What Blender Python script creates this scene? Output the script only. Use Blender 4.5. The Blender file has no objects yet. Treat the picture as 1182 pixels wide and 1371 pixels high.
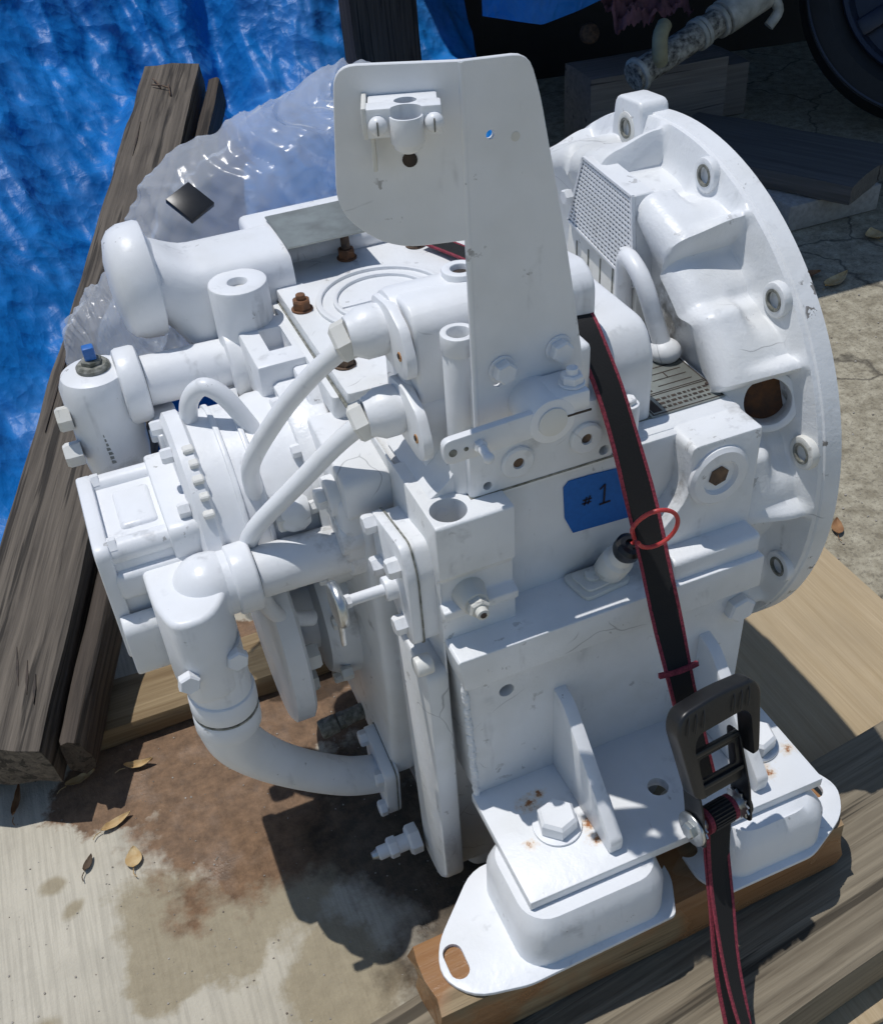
import bpy, bmesh, math, random
from mathutils import Vector, Matrix, noise
R = math.radians
S = bpy.context.scene
C = S.collection
random.seed(7)

# ------------------------------------------------------------------ camera
cam_data = bpy.data.cameras.new('camera')
cam = bpy.data.objects.new('camera', cam_data)
C.objects.link(cam)
S.camera = cam
cam_data.sensor_fit = 'VERTICAL'
cam_data.sensor_height = 24.0
cam_data.lens = 24.0 * 1400.0 / 1371.0
cam_data.clip_start = 0.02
cam_data.clip_end = 200.0
_fw = Vector((0.26580, 0.73028, -0.62932))
_rt = Vector((0.92041, -0.38638, -0.05962))
_up = Vector((0.28670, 0.56339, 0.77486))
_m = Matrix((_rt, _up, -_fw)).transposed()
cam.matrix_world = Matrix.Translation((-0.24916, -0.65124, 1.24142)) @ _m.to_4x4()

# ------------------------------------------------------------------ light
SUN_TRAVEL = Vector((0.21, -0.22, -1.0)).normalized()
world = bpy.data.worlds.new('World')
S.world = world
world.use_nodes = True
wn = world.node_tree
wn.nodes.clear()
sky = wn.nodes.new('ShaderNodeTexSky')
sky.sky_type = 'NISHITA'
sky.sun_disc = False
sky.sun_elevation = math.asin(-SUN_TRAVEL.z)
sky.sun_rotation = math.atan2(-SUN_TRAVEL.x, -SUN_TRAVEL.y)
sky.altitude = 5
sky.air_density = 1.25
sky.dust_density = 0.4
sky.ozone_density = 3.0
bgn = wn.nodes.new('ShaderNodeBackground')
bgn.inputs[1].default_value = 0.078
wo = wn.nodes.new('ShaderNodeOutputWorld')
wn.links.new(sky.outputs[0], bgn.inputs[0])
wn.links.new(bgn.outputs[0], wo.inputs[0])
sun_d = bpy.data.lights.new('sun', 'SUN')
sun_d.energy = 2.95
sun_d.angle = R(0.5)
sun_d.color = (1.0, 0.975, 0.94)
sun = bpy.data.objects.new('sun', sun_d)
C.objects.link(sun)
sun.location = (-2, 1, 4)
sun.rotation_euler = SUN_TRAVEL.to_track_quat('-Z', 'Y').to_euler()
S.view_settings.view_transform = 'Standard'
S.view_settings.look = 'None'
S.view_settings.exposure = 0.06
S.view_settings.gamma = 1.0
S.view_settings.use_curve_mapping = False
S.cycles.max_bounces = 6
S.cycles.diffuse_bounces = 3
S.cycles.glossy_bounces = 2
S.cycles.transmission_bounces = 3
S.cycles.transparent_max_bounces = 6
S.cycles.use_adaptive_sampling = True
S.cycles.adaptive_threshold = 0.03
S.cycles.use_denoising = True
S.cycles.caustics_reflective = False
S.cycles.caustics_refractive = False

# ------------------------------------------------------------------ materials
class NT:
    def __init__(s, name):
        s.m = bpy.data.materials.new(name)
        s.m.use_nodes = True
        s.t = s.m.node_tree
        s.t.nodes.clear()
        s.out = s.n('OutputMaterial')
        s.tc = s.n('TexCoord')
    def n(s, kind, **kw):
        nd = s.t.nodes.new('ShaderNode' + kind)
        for k, v in kw.items():
            setattr(nd, k, v)
        return nd
    def l(s, a, b):
        s.t.links.new(a, b)
    def coords(s, scale=(1, 1, 1), rot=(0, 0, 0), loc=(0, 0, 0)):
        mp = s.n('Mapping')
        mp.inputs['Scale'].default_value = scale
        mp.inputs['Rotation'].default_value = rot
        mp.inputs['Location'].default_value = loc
        s.l(s.tc.outputs['Object'], mp.inputs[0])
        return mp.outputs[0]
    def noise(s, vec, scale, detail=3, rough=0.5, dist=0.0):
        nd = s.n('TexNoise')
        nd.inputs['Scale'].default_value = scale
        nd.inputs['Detail'].default_value = detail
        nd.inputs['Roughness'].default_value = rough
        nd.inputs['Distortion'].default_value = dist
        if vec is not None:
            s.l(vec, nd.inputs['Vector'])
        return nd.outputs['Fac']
    def ramp(s, fac, stops):
        r = s.n('ValToRGB')
        e = r.color_ramp.elements
        while len(e) < len(stops):
            e.new(0.5)
        for el, (p, c) in zip(e, stops):
            el.position = p
            el.color = c if len(c) == 4 else (*c, 1)
        s.l(fac, r.inputs[0])
        return r.outputs[0]
    def mix(s, fac, a, b, mode='MIX'):
        m = s.n('MixRGB', blend_type=mode)
        for i, v in ((0, fac), (1, a), (2, b)):
            if isinstance(v, (int, float)):
                m.inputs[i].default_value = v
            elif isinstance(v, (tuple, list)):
                m.inputs[i].default_value = v if len(v) == 4 else (*v, 1)
            else:
                s.l(v, m.inputs[i])
        return m.outputs[0]
    def math(s, op, a, b=None, clamp=False):
        m = s.n('Math', operation=op, use_clamp=clamp)
        for i, v in ((0, a), (1, b)):
            if v is None:
                continue
            if isinstance(v, (int, float)):
                m.inputs[i].default_value = v
            else:
                s.l(v, m.inputs[i])
        return m.outputs[0]
    def bump(s, h, strength, dist, prev=None):
        b = s.n('Bump')
        b.inputs['Strength'].default_value = strength
        b.inputs['Distance'].default_value = dist
        s.l(h, b.inputs['Height'])
        if prev is not None:
            s.l(prev, b.inputs['Normal'])
        return b.outputs[0]
    def bsdf(s, color, rough, normal=None, metal=0.0, spec=0.5, coat=0.0, coat_rough=0.1):
        p = s.n('BsdfPrincipled')
        def put(k, v):
            if isinstance(v, (int, float)):
                p.inputs[k].default_value = v
            elif isinstance(v, (tuple, list)):
                p.inputs[k].default_value = v if len(v) == 4 else (*v, 1)
            else:
                s.l(v, p.inputs[k])
        put('Base Color', color); put('Roughness', rough); put('Metallic', metal)
        put('Specular IOR Level', spec); put('Coat Weight', coat); put('Coat Roughness', coat_rough)
        if normal is not None:
            s.l(normal, p.inputs['Normal'])
        s.l(p.outputs[0], s.out.inputs[0])
        return p

M = {}
def paint(name, base, grime=0.35, chips=0.645, rough=0.36, peel=0.35, spots=.5, chip_amt=.4, rust=(), smudge=(), grain=.22):
    t = NT(name)
    v = t.coords()
    n1 = t.noise(v, 9, 3, .6)
    n2 = t.noise(v, 48, 4, .65)
    n4 = t.noise(v, 15, 4, .7, .6)
    vs = t.noise(t.coords(scale=(1, 1, .18)), 42, 3, .6)
    dirty = tuple(c * k for c, k in zip(base, (.74, .73, .68)))
    g = t.ramp(n1, [(.45, (0, 0, 0)), (.72, (1, 1, 1))])
    col = t.mix(t.math('MULTIPLY', g, grime), base, dirty)
    # thin run marks and smears
    run = t.math('MULTIPLY', t.ramp(vs, [(.58, (0, 0, 0)), (.70, (1, 1, 1))]), t.ramp(n4, [(.48, (0, 0, 0)), (.60, (1, 1, 1))]))
    col = t.mix(t.math('MULTIPLY', run, spots), col, tuple(c * .66 for c in base))
    # small chips and scuffs with a shape of their own
    chip = t.math('MULTIPLY', t.ramp(n2, [(chips, (0, 0, 0)), (chips + .02, (1, 1, 1))]), t.ramp(n4, [(.54, (0, 0, 0)), (.60, (1, 1, 1))]))
    col = t.mix(t.math('MULTIPLY', chip, chip_amt), col, (.13, .115, .10))
    for (rx, ry, rr) in rust:
        mp = t.n('Mapping', vector_type='TEXTURE'); mp.inputs['Location'].default_value = (rx, ry, 0); mp.inputs['Scale'].default_value = (rr, rr * .8, 9)
        t.l(v, mp.inputs[0])
        ln = t.n('VectorMath', operation='LENGTH'); t.l(mp.outputs[0], ln.inputs[0])
        nn = t.noise(v, 130, 4, .7)
        d = t.math('ADD', ln.outputs['Value'], t.math('MULTIPLY', t.math('SUBTRACT', nn, .5), 2.6))
        col = t.mix(t.math('MULTIPLY', t.ramp(d, [(.15, (1, 1, 1)), (1.15, (0, 0, 0))]), .55), col, (.62, .40, .16))
        col = t.mix(t.ramp(d, [(.0, (1, 1, 1)), (.42, (0, 0, 0))]), col, (.30, .11, .03))
    for (sx, sy, sz, sr, sa) in smudge:
        mp = t.n('Mapping', vector_type='TEXTURE'); mp.inputs['Location'].default_value = (sx - .17, sy - .25, sz); mp.inputs['Scale'].default_value = (sr, sr, sr)
        t.l(v, mp.inputs[0])
        ln = t.n('VectorMath', operation='LENGTH'); t.l(mp.outputs[0], ln.inputs[0])
        d = t.math('ADD', ln.outputs['Value'], t.math('MULTIPLY', t.math('SUBTRACT', n2, .5), 3.0))
        col = t.mix(t.math('MULTIPLY', t.ramp(d, [(.1, (1, 1, 1)), (1.0, (0, 0, 0))]), sa), col, (.10, .085, .06))
    # hairline cracks in the thick paint
    w = t.n('TexVoronoi', feature='DISTANCE_TO_EDGE')
    w.inputs['Scale'].default_value = 11
    nz = t.n('TexNoise'); nz.inputs['Scale'].default_value = 14; nz.inputs['Detail'].default_value = 2
    t.l(v, nz.inputs['Vector'])
    t.l(t.mix(.06, v, nz.outputs['Color']), w.inputs['Vector'])
    cr = t.math('MULTIPLY', t.ramp(w.outputs['Distance'], [(.0, (1, 1, 1)), (.009, (0, 0, 0))]), t.ramp(n1, [(.60, (0, 0, 0)), (.66, (1, 1, 1))]))
    col = t.mix(t.math('MULTIPLY', cr, .6), col, (.14, .14, .15))
    nb = t.bump(n1, .30, .004)
    nb = t.bump(n2, peel, .0014, nb)
    nb = t.bump(vs, .30, .0014, nb)
    nb = t.bump(t.noise(v, 260, 2, .6), grain, .0006, nb)
    rg = t.ramp(n1, [(.3, (rough - .06,) * 3), (.7, (rough + .14,) * 3)])
    t.bsdf(col, rg, nb, spec=.42)
    M[name] = t.m
paint('paint', (.76, .775, .795), grime=.42, spots=.75, chip_amt=.55, smudge=((-.20, .15, .45, .022, .45), (-.062, .18, .535, .03, .5), (.012, .15, .745, .022, .45), (.10, .045, .70, .02, .35), (-.25, .42, .53, .022, .4), (.06, .0, .29, .02, .3), (-.11, .30, .41, .035, .5), (.34, -.12, .275, .02, .3)))
paint('paint_foot', (.75, .765, .78), grime=.45, rust=[(x - .17, y - .25, r) for x, y, r in ((.050, -.036, .017), (.064, -.029, .010), (.027, -.083, .010), (.0965, -.086, .017), (.093, -.106, .012), (.302, -.110, .016), (.342, -.094, .012))])
paint('paint_old', (.70, .695, .66), grime=.8, chips=.60, rough=.48, spots=.8)
paint('paint_cast', (.75, .765, .78), grime=.5, chips=.62, peel=.7, spots=.7, grain=.45, smudge=((.345, .205, .675, .035, .8), (.350, .175, .71, .02, .6), (.246, .03, .590, .016, .7), (-.035, .24, .36, .03, .5), (-.045, .30, .42, .03, .4), (.20, .03, .505, .03, .4), (.338, .05, .64, .02, .5)))
paint('paint_rim', (.75, .765, .78), grime=.5, chips=.565, peel=.6, spots=.6, chip_amt=.85, grain=.4)

def simple(name, col, rough, metal=0.0, var=.25, scale=60, bump=.15, bdist=.0006, spec=.5, col2=None):
    t = NT(name)
    v = t.coords()
    n = t.noise(v, scale, 4, .6)
    c2 = col2 or tuple(c * (1 - var) for c in col)
    c = t.mix(t.ramp(n, [(.35, (0, 0, 0)), (.65, (1, 1, 1))]), c2, col)
    t.bsdf(c, rough, t.bump(n, bump, bdist), metal, spec)
    M[name] = t.m
simple('rust', (.20, .085, .035), .85, 0, scale=90, bump=.6, col2=(.10, .055, .035))
simple('rust_bright', (.42, .17, .05), .9, 0, scale=120, bump=.5, col2=(.55, .33, .16))
simple('rust_dark', (.05, .035, .028), .8, 0, scale=80, bump=.5, col2=(.16, .10, .06))
simple('zinc', (.62, .64, .64), .35, 1.0, scale=120, bump=.1)
simple('bare_steel', (.36, .385, .36), .45, .7, scale=22, bump=.2, col2=(.24, .25, .23))
simple('black_plastic', (.012, .0125, .014), .38, 0, scale=220, bump=.12)
simple('black_steel', (.02, .021, .023), .35, .3, scale=90, bump=.12)
simple('black_web', (.006, .006, .007), .85, 0, scale=500, bump=.5, bdist=.0008)
simple('pink_web', (.30, .040, .065), .85, 0, scale=420, bump=.8, bdist=.001, col2=(.13, .015, .028))
simple('red_vinyl', (.50, .055, .05), .4, 0, scale=70, bump=.1, col2=(.40, .03, .03))
simple('blue_cap', (.03, .16, .50), .45, 0, scale=60)
simple('mark_ink', (.006, .006, .02), .7)
simple('hole_dark', (.02, .017, .015), .8, 0, scale=60, col2=(.06, .04, .03))
simple('bolt_dirty', (.10, .105, .085), .7, .2, scale=120, bump=.7, col2=(.30, .30, .27))
simple('tape_blue', (.010, .125, .44), .75, 0, scale=260, bump=.25, bdist=.0004, var=.12)
simple('leaf_tan', (.55, .42, .23), .7, 0, scale=60, col2=(.42, .27, .11))
simple('leaf_brown', (.20, .095, .04), .75, 0, scale=40, col2=(.30, .16, .07))
simple('leaf_dark', (.10, .065, .04), .8, 0, scale=40)
simple('navy', (.020, .028, .055), .35, 0, scale=30)
simple('tyre', (.012, .013, .016), .6, 0, scale=60)
simple('old_pipe', (.42, .41, .36), .7, 0, scale=60, bump=.5, col2=(.05, .045, .04))
simple('pipe_clean', (.48, .485, .45), .6, 0, scale=24, bump=.3, col2=(.28, .28, .25))
simple('cream', (.34, .32, .20), .7, 0, scale=30)
simple('cloth_red', (.22, .09, .10), .8, 0, scale=18, bump=.5, bdist=.003, col2=(.09, .04, .05))
simple('shade_backdrop', (.012, .012, .013), .7, 0, scale=9, bump=.5, bdist=.01)  # near-black colour standing for the deep shade of the recess
simple('grey_block', (.36, .35, .335), .9, 0, scale=70, bump=.6, bdist=.002)
simple('grit', (.42, .40, .36), .85, 0, scale=60, col2=(.16, .13, .10))

def wood(name, light, dark, axis=0, ring=26, crack=.62, rough=.8, wet=None, bump=.6):
    t = NT(name)
    sc = [1, 1, 1]; sc[axis] = .03
    ring = ring * 4.0
    v = t.coords(scale=sc)
    n1 = t.noise(v, ring, 5, .62, .6)
    n2 = t.noise(v, ring * 3.2, 3, .6)
    n3 = t.noise(t.coords(), 5, 4, .6)
    n4 = t.noise(v, ring * .55, 4, .6, .3)
    col = t.mix(t.ramp(n1, [(.34, (0, 0, 0)), (.66, (1, 1, 1))]), dark, light)
    col = t.mix(t.math('MULTIPLY', n2, .45), col, tuple(c * .45 for c in dark))
    col = t.mix(t.math('MULTIPLY', t.ramp(n3, [(.40, (0, 0, 0)), (.70, (1, 1, 1))]), .55), col, tuple(c * .62 for c in light))
    ck = t.ramp(n4, [(crack, (0, 0, 0)), (crack + .05, (1, 1, 1))])
    col = t.mix(t.math('MULTIPLY', ck, .75), col, tuple(c * .16 for c in dark))
    rg = rough
    if wet:
        w = t.ramp(t.noise(t.coords(loc=(3, 1, 2)), 9, 3, .5), [(.42, (0, 0, 0)), (.52, (1, 1, 1))])
        col = t.mix(w, col, t.mix(.75, col, wet, 'MIX'))
        rg = t.math('SUBTRACT', rough, t.math('MULTIPLY', w, .5))
    nb = t.bump(n1, bump, .002)
    nb = t.bump(n2, bump * .8, .0008, nb)
    nb = t.bump(ck, -.9, .0022, nb)
    t.bsdf(col, rg, nb, spec=.35)
    M[name] = t.m
wood('wood_old', (.19, .16, .128), (.045, .037, .03), 0, 24, .56, bump=1.0)
wood('wood_dark', (.10, .078, .06), (.032, .025, .02), 0, 30, .56, bump=1.0)
wood('wood_tan', (.34, .255, .145), (.20, .135, .068), 0, 26, .66)
wood('wood_block', (.42, .32, .19), (.22, .155, .085), 0, 34, .62, .75, wet=(.30, .135, .05))
wood('wood_grey', (.33, .28, .20), (.12, .095, .065), 0, 20, .60, bump=.9)
wood('wood_shade', (.27, .25, .235), (.16, .145, .135), 0, 18, .64)
wood('wood_slate', (.17, .16, .15), (.10, .095, .09), 0, 20, .66)
wood('plywood', (.52, .41, .265), (.42, .32, .19), 1, 30, .72, .75, bump=.3)

def concrete():
    t = NT('concrete')
    v = t.coords()
    big = t.noise(v, 1.6, 4, .6)
    mid = t.noise(v, 11, 6, .65)
    fin = t.noise(v, 240, 3, .6)
    broom = t.noise(t.coords(scale=(1, .035, 1), rot=(0, 0, R(-7))), 190, 3, .6)
    col = t.mix(t.ramp(big, [(.35, (0, 0, 0)), (.65, (1, 1, 1))]), (.40, .365, .29), (.54, .50, .41))
    col = t.mix(t.math('MULTIPLY', t.ramp(mid, [(.45, (0, 0, 0)), (.75, (1, 1, 1))]), .45), col, (.32, .295, .24))
    col = t.mix(t.math('MULTIPLY', t.ramp(broom, [(.40, (1, 1, 1)), (.56, (0, 0, 0))]), .36), col, (.30, .275, .225))
    sep = t.n('SeparateXYZ'); t.l(v, sep.inputs[0])
    # rougher, browner slab on the far side of the joint
    far = t.math('GREATER_THAN', t.math('ADD', sep.outputs[0], t.math('MULTIPLY', sep.outputs[1], .10)), .56)
    rc = t.mix(t.ramp(t.noise(v, 26, 7, .72), [(.36, (0, 0, 0)), (.64, (1, 1, 1))]), (.20, .175, .125), (.42, .385, .295))
    rc = t.mix(t.math('MULTIPLY', t.ramp(t.noise(v, 120, 4, .7), [(.52, (0, 0, 0)), (.62, (1, 1, 1))]), .5), rc, (.10, .088, .07))
    col = t.mix(far, col, rc)
    # cracks
    w = t.n('TexVoronoi', feature='DISTANCE_TO_EDGE')
    w.inputs['Scale'].default_value = 2.1
    nz = t.n('TexNoise'); nz.inputs['Scale'].default_value = 9; nz.inputs['Detail'].default_value = 5
    t.l(v, nz.inputs['Vector'])
    t.l(t.mix(.10, v, nz.outputs['Color']), w.inputs['Vector'])
    cr = t.math('MULTIPLY', t.ramp(w.outputs['Distance'], [(0, (1, 1, 1)), (.012, (0, 0, 0))]), far)
    col = t.mix(t.math('MULTIPLY', cr, .8), col, (.05, .043, .035))
    # spilled oil: warped blots
    wob = t.n('TexNoise'); wob.inputs['Scale'].default_value = 7; wob.inputs['Detail'].default_value = 6
    wob.inputs['Roughness'].default_value = .62
    t.l(v, wob.inputs['Vector'])
    wob2 = t.noise(v, 38, 5, .65)
    def blot(cx, cy, rx, ry, rot, warp, soft):
        mp = t.n('Mapping', vector_type='TEXTURE')
        mp.inputs['Location'].default_value = (cx, cy, 0)
        mp.inputs['Rotation'].default_value = (0, 0, R(rot))
        mp.inputs['Scale'].default_value = (rx, ry, 1)
        t.l(v, mp.inputs[0])
        ln = t.n('VectorMath', operation='LENGTH')
        t.l(mp.outputs[0], ln.inputs[0])
        d = t.math('ADD', ln.outputs['Value'], t.math('MULTIPLY', t.math('SUBTRACT', wob.outputs['Fac'], .5), warp * 2.2))
        d = t.math('ADD', d, t.math('MULTIPLY', t.math('SUBTRACT', wob2, .5), warp * .55))
        return t.ramp(d, [(1 - soft, (1, 1, 1)), (1, (0, 0, 0))])
    def union(*b):
        o = b[0]
        for x in b[1:]:
            o = t.math('MAXIMUM', o, x)
        return o
    tan = union(blot(-.36, .20, .095, .085, 0, .9, .28), blot(-.380, .110, .055, .065, 10, 1.0, .22), blot(-.295, .13, .066, .105, -8, 1.0, .22), blot(-.22, .17, .11, .12, 0, .9, .3), blot(-.18, .02, .085, .10, 0, 1.0, .3),
                blot(-.500, .292, .020, .016, 0, 1.0, .5), blot(-.478, .245, .020, .014, 40, 1.0, .5), blot(-.53, .10, .03, .02, 0, 1.2, .6))
    brown = union(blot(-.33, .43, .165, .095, 8, .7, .10), blot(-.25, .29, .17, .15, 0, .8, .25), blot(-.12, .5, .2, .16, 0, .8, .1))
    dark = union(blot(-.055, .20, .125, .22, -6, 1.0, .45), blot(.02, .02, .18, .15, 0, 1.0, .45))
    col = t.mix(t.math('MULTIPLY', tan, .72), col, t.mix(t.noise(v, 60, 4, .7), (.15, .115, .06), (.36, .30, .19)))
    bt = t.ramp(t.noise(v, 45, 5, .75), [(.32, (0, 0, 0)), (.68, (1, 1, 1))])
    col = t.mix(t.math('MULTIPLY', brown, .92), col, t.mix(bt, (.085, .045, .024), (.24, .14, .078)))
    col = t.mix(t.math('MULTIPLY', dark, .93), col, t.mix(t.ramp(t.noise(v, 36, 5, .7), [(.4, (0, 0, 0)), (.7, (1, 1, 1))]), (.040, .028, .017), (.13, .090, .055)))
    wet = t.math('MAXIMUM', t.math('MULTIPLY', dark, t.ramp(t.noise(v, 6, 3, .5), [(.40, (0, 0, 0)), (.60, (1, 1, 1))])),
                 t.math('MULTIPLY', brown, t.ramp(t.noise(v, 15, 4, .6), [(.50, (0, 0, 0)), (.66, (1, 1, 1))])))
    rg = t.math('SUBTRACT', .92, t.math('MULTIPLY', wet, .55))
    nb = t.bump(broom, .35, .0012)
    nb = t.bump(mid, .25, .003, nb)
    nb = t.bump(fin, .6, .0012, nb)
    nb = t.bump(t.noise(v, 60, 5, .7), .5, .0016, nb)
    t.bsdf(col, rg, nb, spec=.35)
    M['concrete'] = t.m
concrete()

def tarp_mat():
    t = NT('tarp')
    v = t.coords()
    n1 = t.noise(v, 7, 5, .6, .5)
    n3 = t.noise(v, 120, 3, .6)
    col = t.mix(t.ramp(n1, [(.3, (0, 0, 0)), (.7, (1, 1, 1))]), (.003, .115, .38), (.008, .185, .56))
    dust = t.ramp(t.noise(v, 2.2, 5, .65), [(.5, (0, 0, 0)), (.8, (1, 1, 1))])
    col = t.mix(t.math('MULTIPLY', dust, .18), col, (.22, .30, .40))
    w = t.n('TexVoronoi', feature='F1'); w.inputs['Scale'].default_value = 21
    t.l(t.mix(.12, v, t.n('TexNoise').outputs['Color']), w.inputs['Vector'])
    w2 = t.n('TexVoronoi', feature='F1'); w2.inputs['Scale'].default_value = 42
    t.l(t.mix(.10, v, t.n('TexNoise').outputs['Color']), w2.inputs['Vector'])
    nb = t.bump(n1, .22, .03)
    nb = t.bump(w.outputs['Distance'], .50, .014, nb)
    nb = t.bump(w2.outputs['Distance'], .50, .005, nb)
    nb = t.bump(n3, .30, .0016, nb)
    p = t.bsdf(col, .46, nb, spec=.26)
    M['tarp'] = t.m
tarp_mat()

def film_mat():
    t = NT('plastic_film')
    v = t.coords()
    n2 = t.noise(v, 20, 3, .55, .8)
    nb = t.bump(n2, .18, .004)
    p = t.n('BsdfPrincipled')
    p.inputs['Base Color'].default_value = (.80, .83, .87, 1)
    p.inputs['Roughness'].default_value = .20
    p.inputs['Specular IOR Level'].default_value = .7
    t.l(nb, p.inputs['Normal'])
    tl = t.n('BsdfTranslucent'); tl.inputs[0].default_value = (.80, .83, .88, 1)
    tr = t.n('BsdfTransparent'); tr.inputs[0].default_value = (.93, .95, .97, 1)
    a = t.n('MixShader'); a.inputs[0].default_value = .45
    t.l(p.outputs[0], a.inputs[1]); t.l(tl.outputs[0], a.inputs[2])
    b = t.n('MixShader'); b.inputs[0].default_value = .64
    t.l(a.outputs[0], b.inputs[1]); t.l(tr.outputs[0], b.inputs[2])
    t.l(b.outputs[0], t.out.inputs[0])
    M['plastic_film'] = t.m
film_mat()

# ------------------------------------------------------------------ mesh helpers
def V(*a):
    return Vector(a)

class B:
    """collects shapes in world coordinates"""
    def __init__(s):
        s.bm = bmesh.new()
    def _add(s, bm):
        me = bpy.data.meshes.new('tmp')
        bm.to_mesh(me); bm.free()
        s.bm.from_mesh(me)
        bpy.data.meshes.remove(me)
        return s
    def _bev(s, bm, bev, seg, ang=30):
        if bev > 0:
            es = [e for e in bm.edges if len(e.link_faces) == 2 and e.calc_face_angle(0) > R(ang)]
            bmesh.ops.bevel(bm, geom=es, offset=bev, segments=seg, profile=.5, affect='EDGES', clamp_overlap=True)
    def box(s, x0, x1, y0, y1, z0, z1, bev=.003, seg=2, mat=None):
        bm = bmesh.new()
        bmesh.ops.create_cube(bm, size=1)
        for v in bm.verts:
            v.co = V(x0 + (v.co.x + .5) * (x1 - x0), y0 + (v.co.y + .5) * (y1 - y0), z0 + (v.co.z + .5) * (z1 - z0))
        s._bev(bm, bev, seg)
        if mat is not None:
            bm.transform(mat)
        return s._add(bm)
    def cyl(s, p0, p1, r0, r1=None, n=28, bev=0, seg=2, cap=True):
        p0, p1 = V(*p0), V(*p1)
        r1 = r0 if r1 is None else r1
        d = p1 - p0
        bm = bmesh.new()
        bmesh.ops.create_cone(bm, cap_ends=cap, segments=n, radius1=r0, radius2=r1, depth=d.length)
        s._bev(bm, bev, seg, 50)
        q = d.to_track_quat('Z', 'Y').to_matrix().to_4x4()
        bm.transform(Matrix.Translation((p0 + p1) / 2) @ q)
        return s._add(bm)
    def ring(s, p0, p1, ro, ri, n=36, bev=0):
        """tube with an open bore"""
        d = V(*p1) - V(*p0)
        h = d.length
        return s.lathe([(ri, 0), (ro, 0), (ro, h), (ri, h)], p0, d, n, closed=True, bev=bev)
    def lathe(s, prof, p0, axis, n=36, closed=False, bev=0):
        axis = V(*axis).normalized()
        q = axis.to_track_quat('Z', 'Y').to_matrix()
        bm = bmesh.new()
        rows = []
        for r, h in prof:
            if r < 1e-6:
                rows.append([bm.verts.new((0, 0, h))])
            else:
                rows.append([bm.verts.new((r * math.cos(2 * math.pi * i / n), r * math.sin(2 * math.pi * i / n), h)) for i in range(n)])
        k = len(rows)
        for a in range(k if closed else k - 1):
            A, Bq = rows[a], rows[(a + 1) % k]
            for i in range(n):
                j = (i + 1) % n
                if len(A) == 1 and len(Bq) == 1:
                    continue
                if len(A) == 1:
                    bm.faces.new((A[0], Bq[j], Bq[i]))
                elif len(Bq) == 1:
                    bm.faces.new((A[i], A[j], Bq[0]))
                else:
                    bm.faces.new((A[i], A[j], Bq[j], Bq[i]))
        bmesh.ops.recalc_face_normals(bm, faces=bm.faces)
        s._bev(bm, bev, 2, 50)
        bm.transform(Matrix.Translation(V(*p0)) @ q.to_4x4())
        return s._add(bm)
    def sphere(s, c, r, sc=(1, 1, 1), n=24):
        bm = bmesh.new()
        bmesh.ops.create_uvsphere(bm, u_segments=n, v_segments=n // 2, radius=r)
        bm.transform(Matrix.Translation(V(*c)) @ Matrix.Diagonal((*sc, 1)))
        return s._add(bm)
    def prism(s, poly, axis, a0, a1, bev=.002, seg=2, mat=None):
        """poly in the plane of the two other axes (in x,y,z order), extruded along axis"""
        bm = bmesh.new()
        def co(p, a):
            if axis == 'x':
                return (a, p[0], p[1])
            if axis == 'y':
                return (p[0], a, p[1])
            return (p[0], p[1], a)
        lo = [bm.verts.new(co(p, a0)) for p in poly]
        hi = [bm.verts.new(co(p, a1)) for p in poly]
        bm.faces.new(lo); bm.faces.new(list(reversed(hi)))
        n = len(poly)
        for i in range(n):
            j = (i + 1) % n
            bm.faces.new((lo[i], lo[j], hi[j], hi[i]))
        bmesh.ops.recalc_face_normals(bm, faces=bm.faces)
        s._bev(bm, bev, seg)
        if mat is not None:
            bm.transform(mat)
        return s._add(bm)
    def tube(s, pts, r, n=16, sub=6, cap=True, radii=None):
        """round tube along a smooth path"""
        P = [V(*p) for p in pts]
        path = []
        if len(P) > 2 and sub > 1:
            for i in range(len(P) - 1):
                p0 = P[max(i - 1, 0)]; p1 = P[i]; p2 = P[i + 1]; p3 = P[min(i + 2, len(P) - 1)]
                for k in range(sub):
                    t = k / sub
                    path.append(.5 * ((2 * p1) + (p2 - p0) * t + (2 * p0 - 5 * p1 + 4 * p2 - p3) * t * t + (-p0 + 3 * p1 - 3 * p2 + p3) * t ** 3))
            path.append(P[-1])
        else:
            path = P
        bm = bmesh.new()
        T = []
        for i in range(len(path)):
            a = path[max(i - 1, 0)]; b = path[min(i + 1, len(path) - 1)]
            T.append((b - a).normalized())
        nrm = T[0].orthogonal().normalized()
        rows = []
        for i, p in enumerate(path):
            if i:
                q = T[i - 1].rotation_difference(T[i])
                nrm = (q @ nrm).normalized()
            bi = T[i].cross(nrm).normalized()
            rr = r if radii is None else radii(i / (len(path) - 1))
            rows.append([bm.verts.new(p + rr * (math.cos(2 * math.pi * k / n) * nrm + math.sin(2 * math.pi * k / n) * bi)) for k in range(n)])
        for a, b in zip(rows, rows[1:]):
            for k in range(n):
                j = (k + 1) % n
                bm.faces.new((a[k], a[j], b[j], b[k]))
        if cap:
            bm.faces.new(list(reversed(rows[0]))); bm.faces.new(rows[-1])
        bmesh.ops.recalc_face_normals(bm, faces=bm.faces)
        return s._add(bm)
    def hexhead(s, p, axis, af, h, washer=0.0, chamfer=True):
        axis = V(*axis).normalized()
        p = V(*p)
        r = af / math.sqrt(3)
        if washer:
            s.cyl(p, p + axis * .0022, washer, n=24, bev=.0006, seg=1)
            p = p + axis * .0022
        bm = bmesh.new()
        prof = [(r * .97, 0), (r, h * .08), (r, h * .80), (r * .84, h)]
        rows = [[bm.verts.new((a * math.cos(math.pi * i / 3 + .3), a * math.sin(math.pi * i / 3 + .3), b)) for i in range(6)] for a, b in prof]
        for A, Bq in zip(rows, rows[1:]):
            for i in range(6):
                j = (i + 1) % 6
                bm.faces.new((A[i], A[j], Bq[j], Bq[i]))
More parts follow.
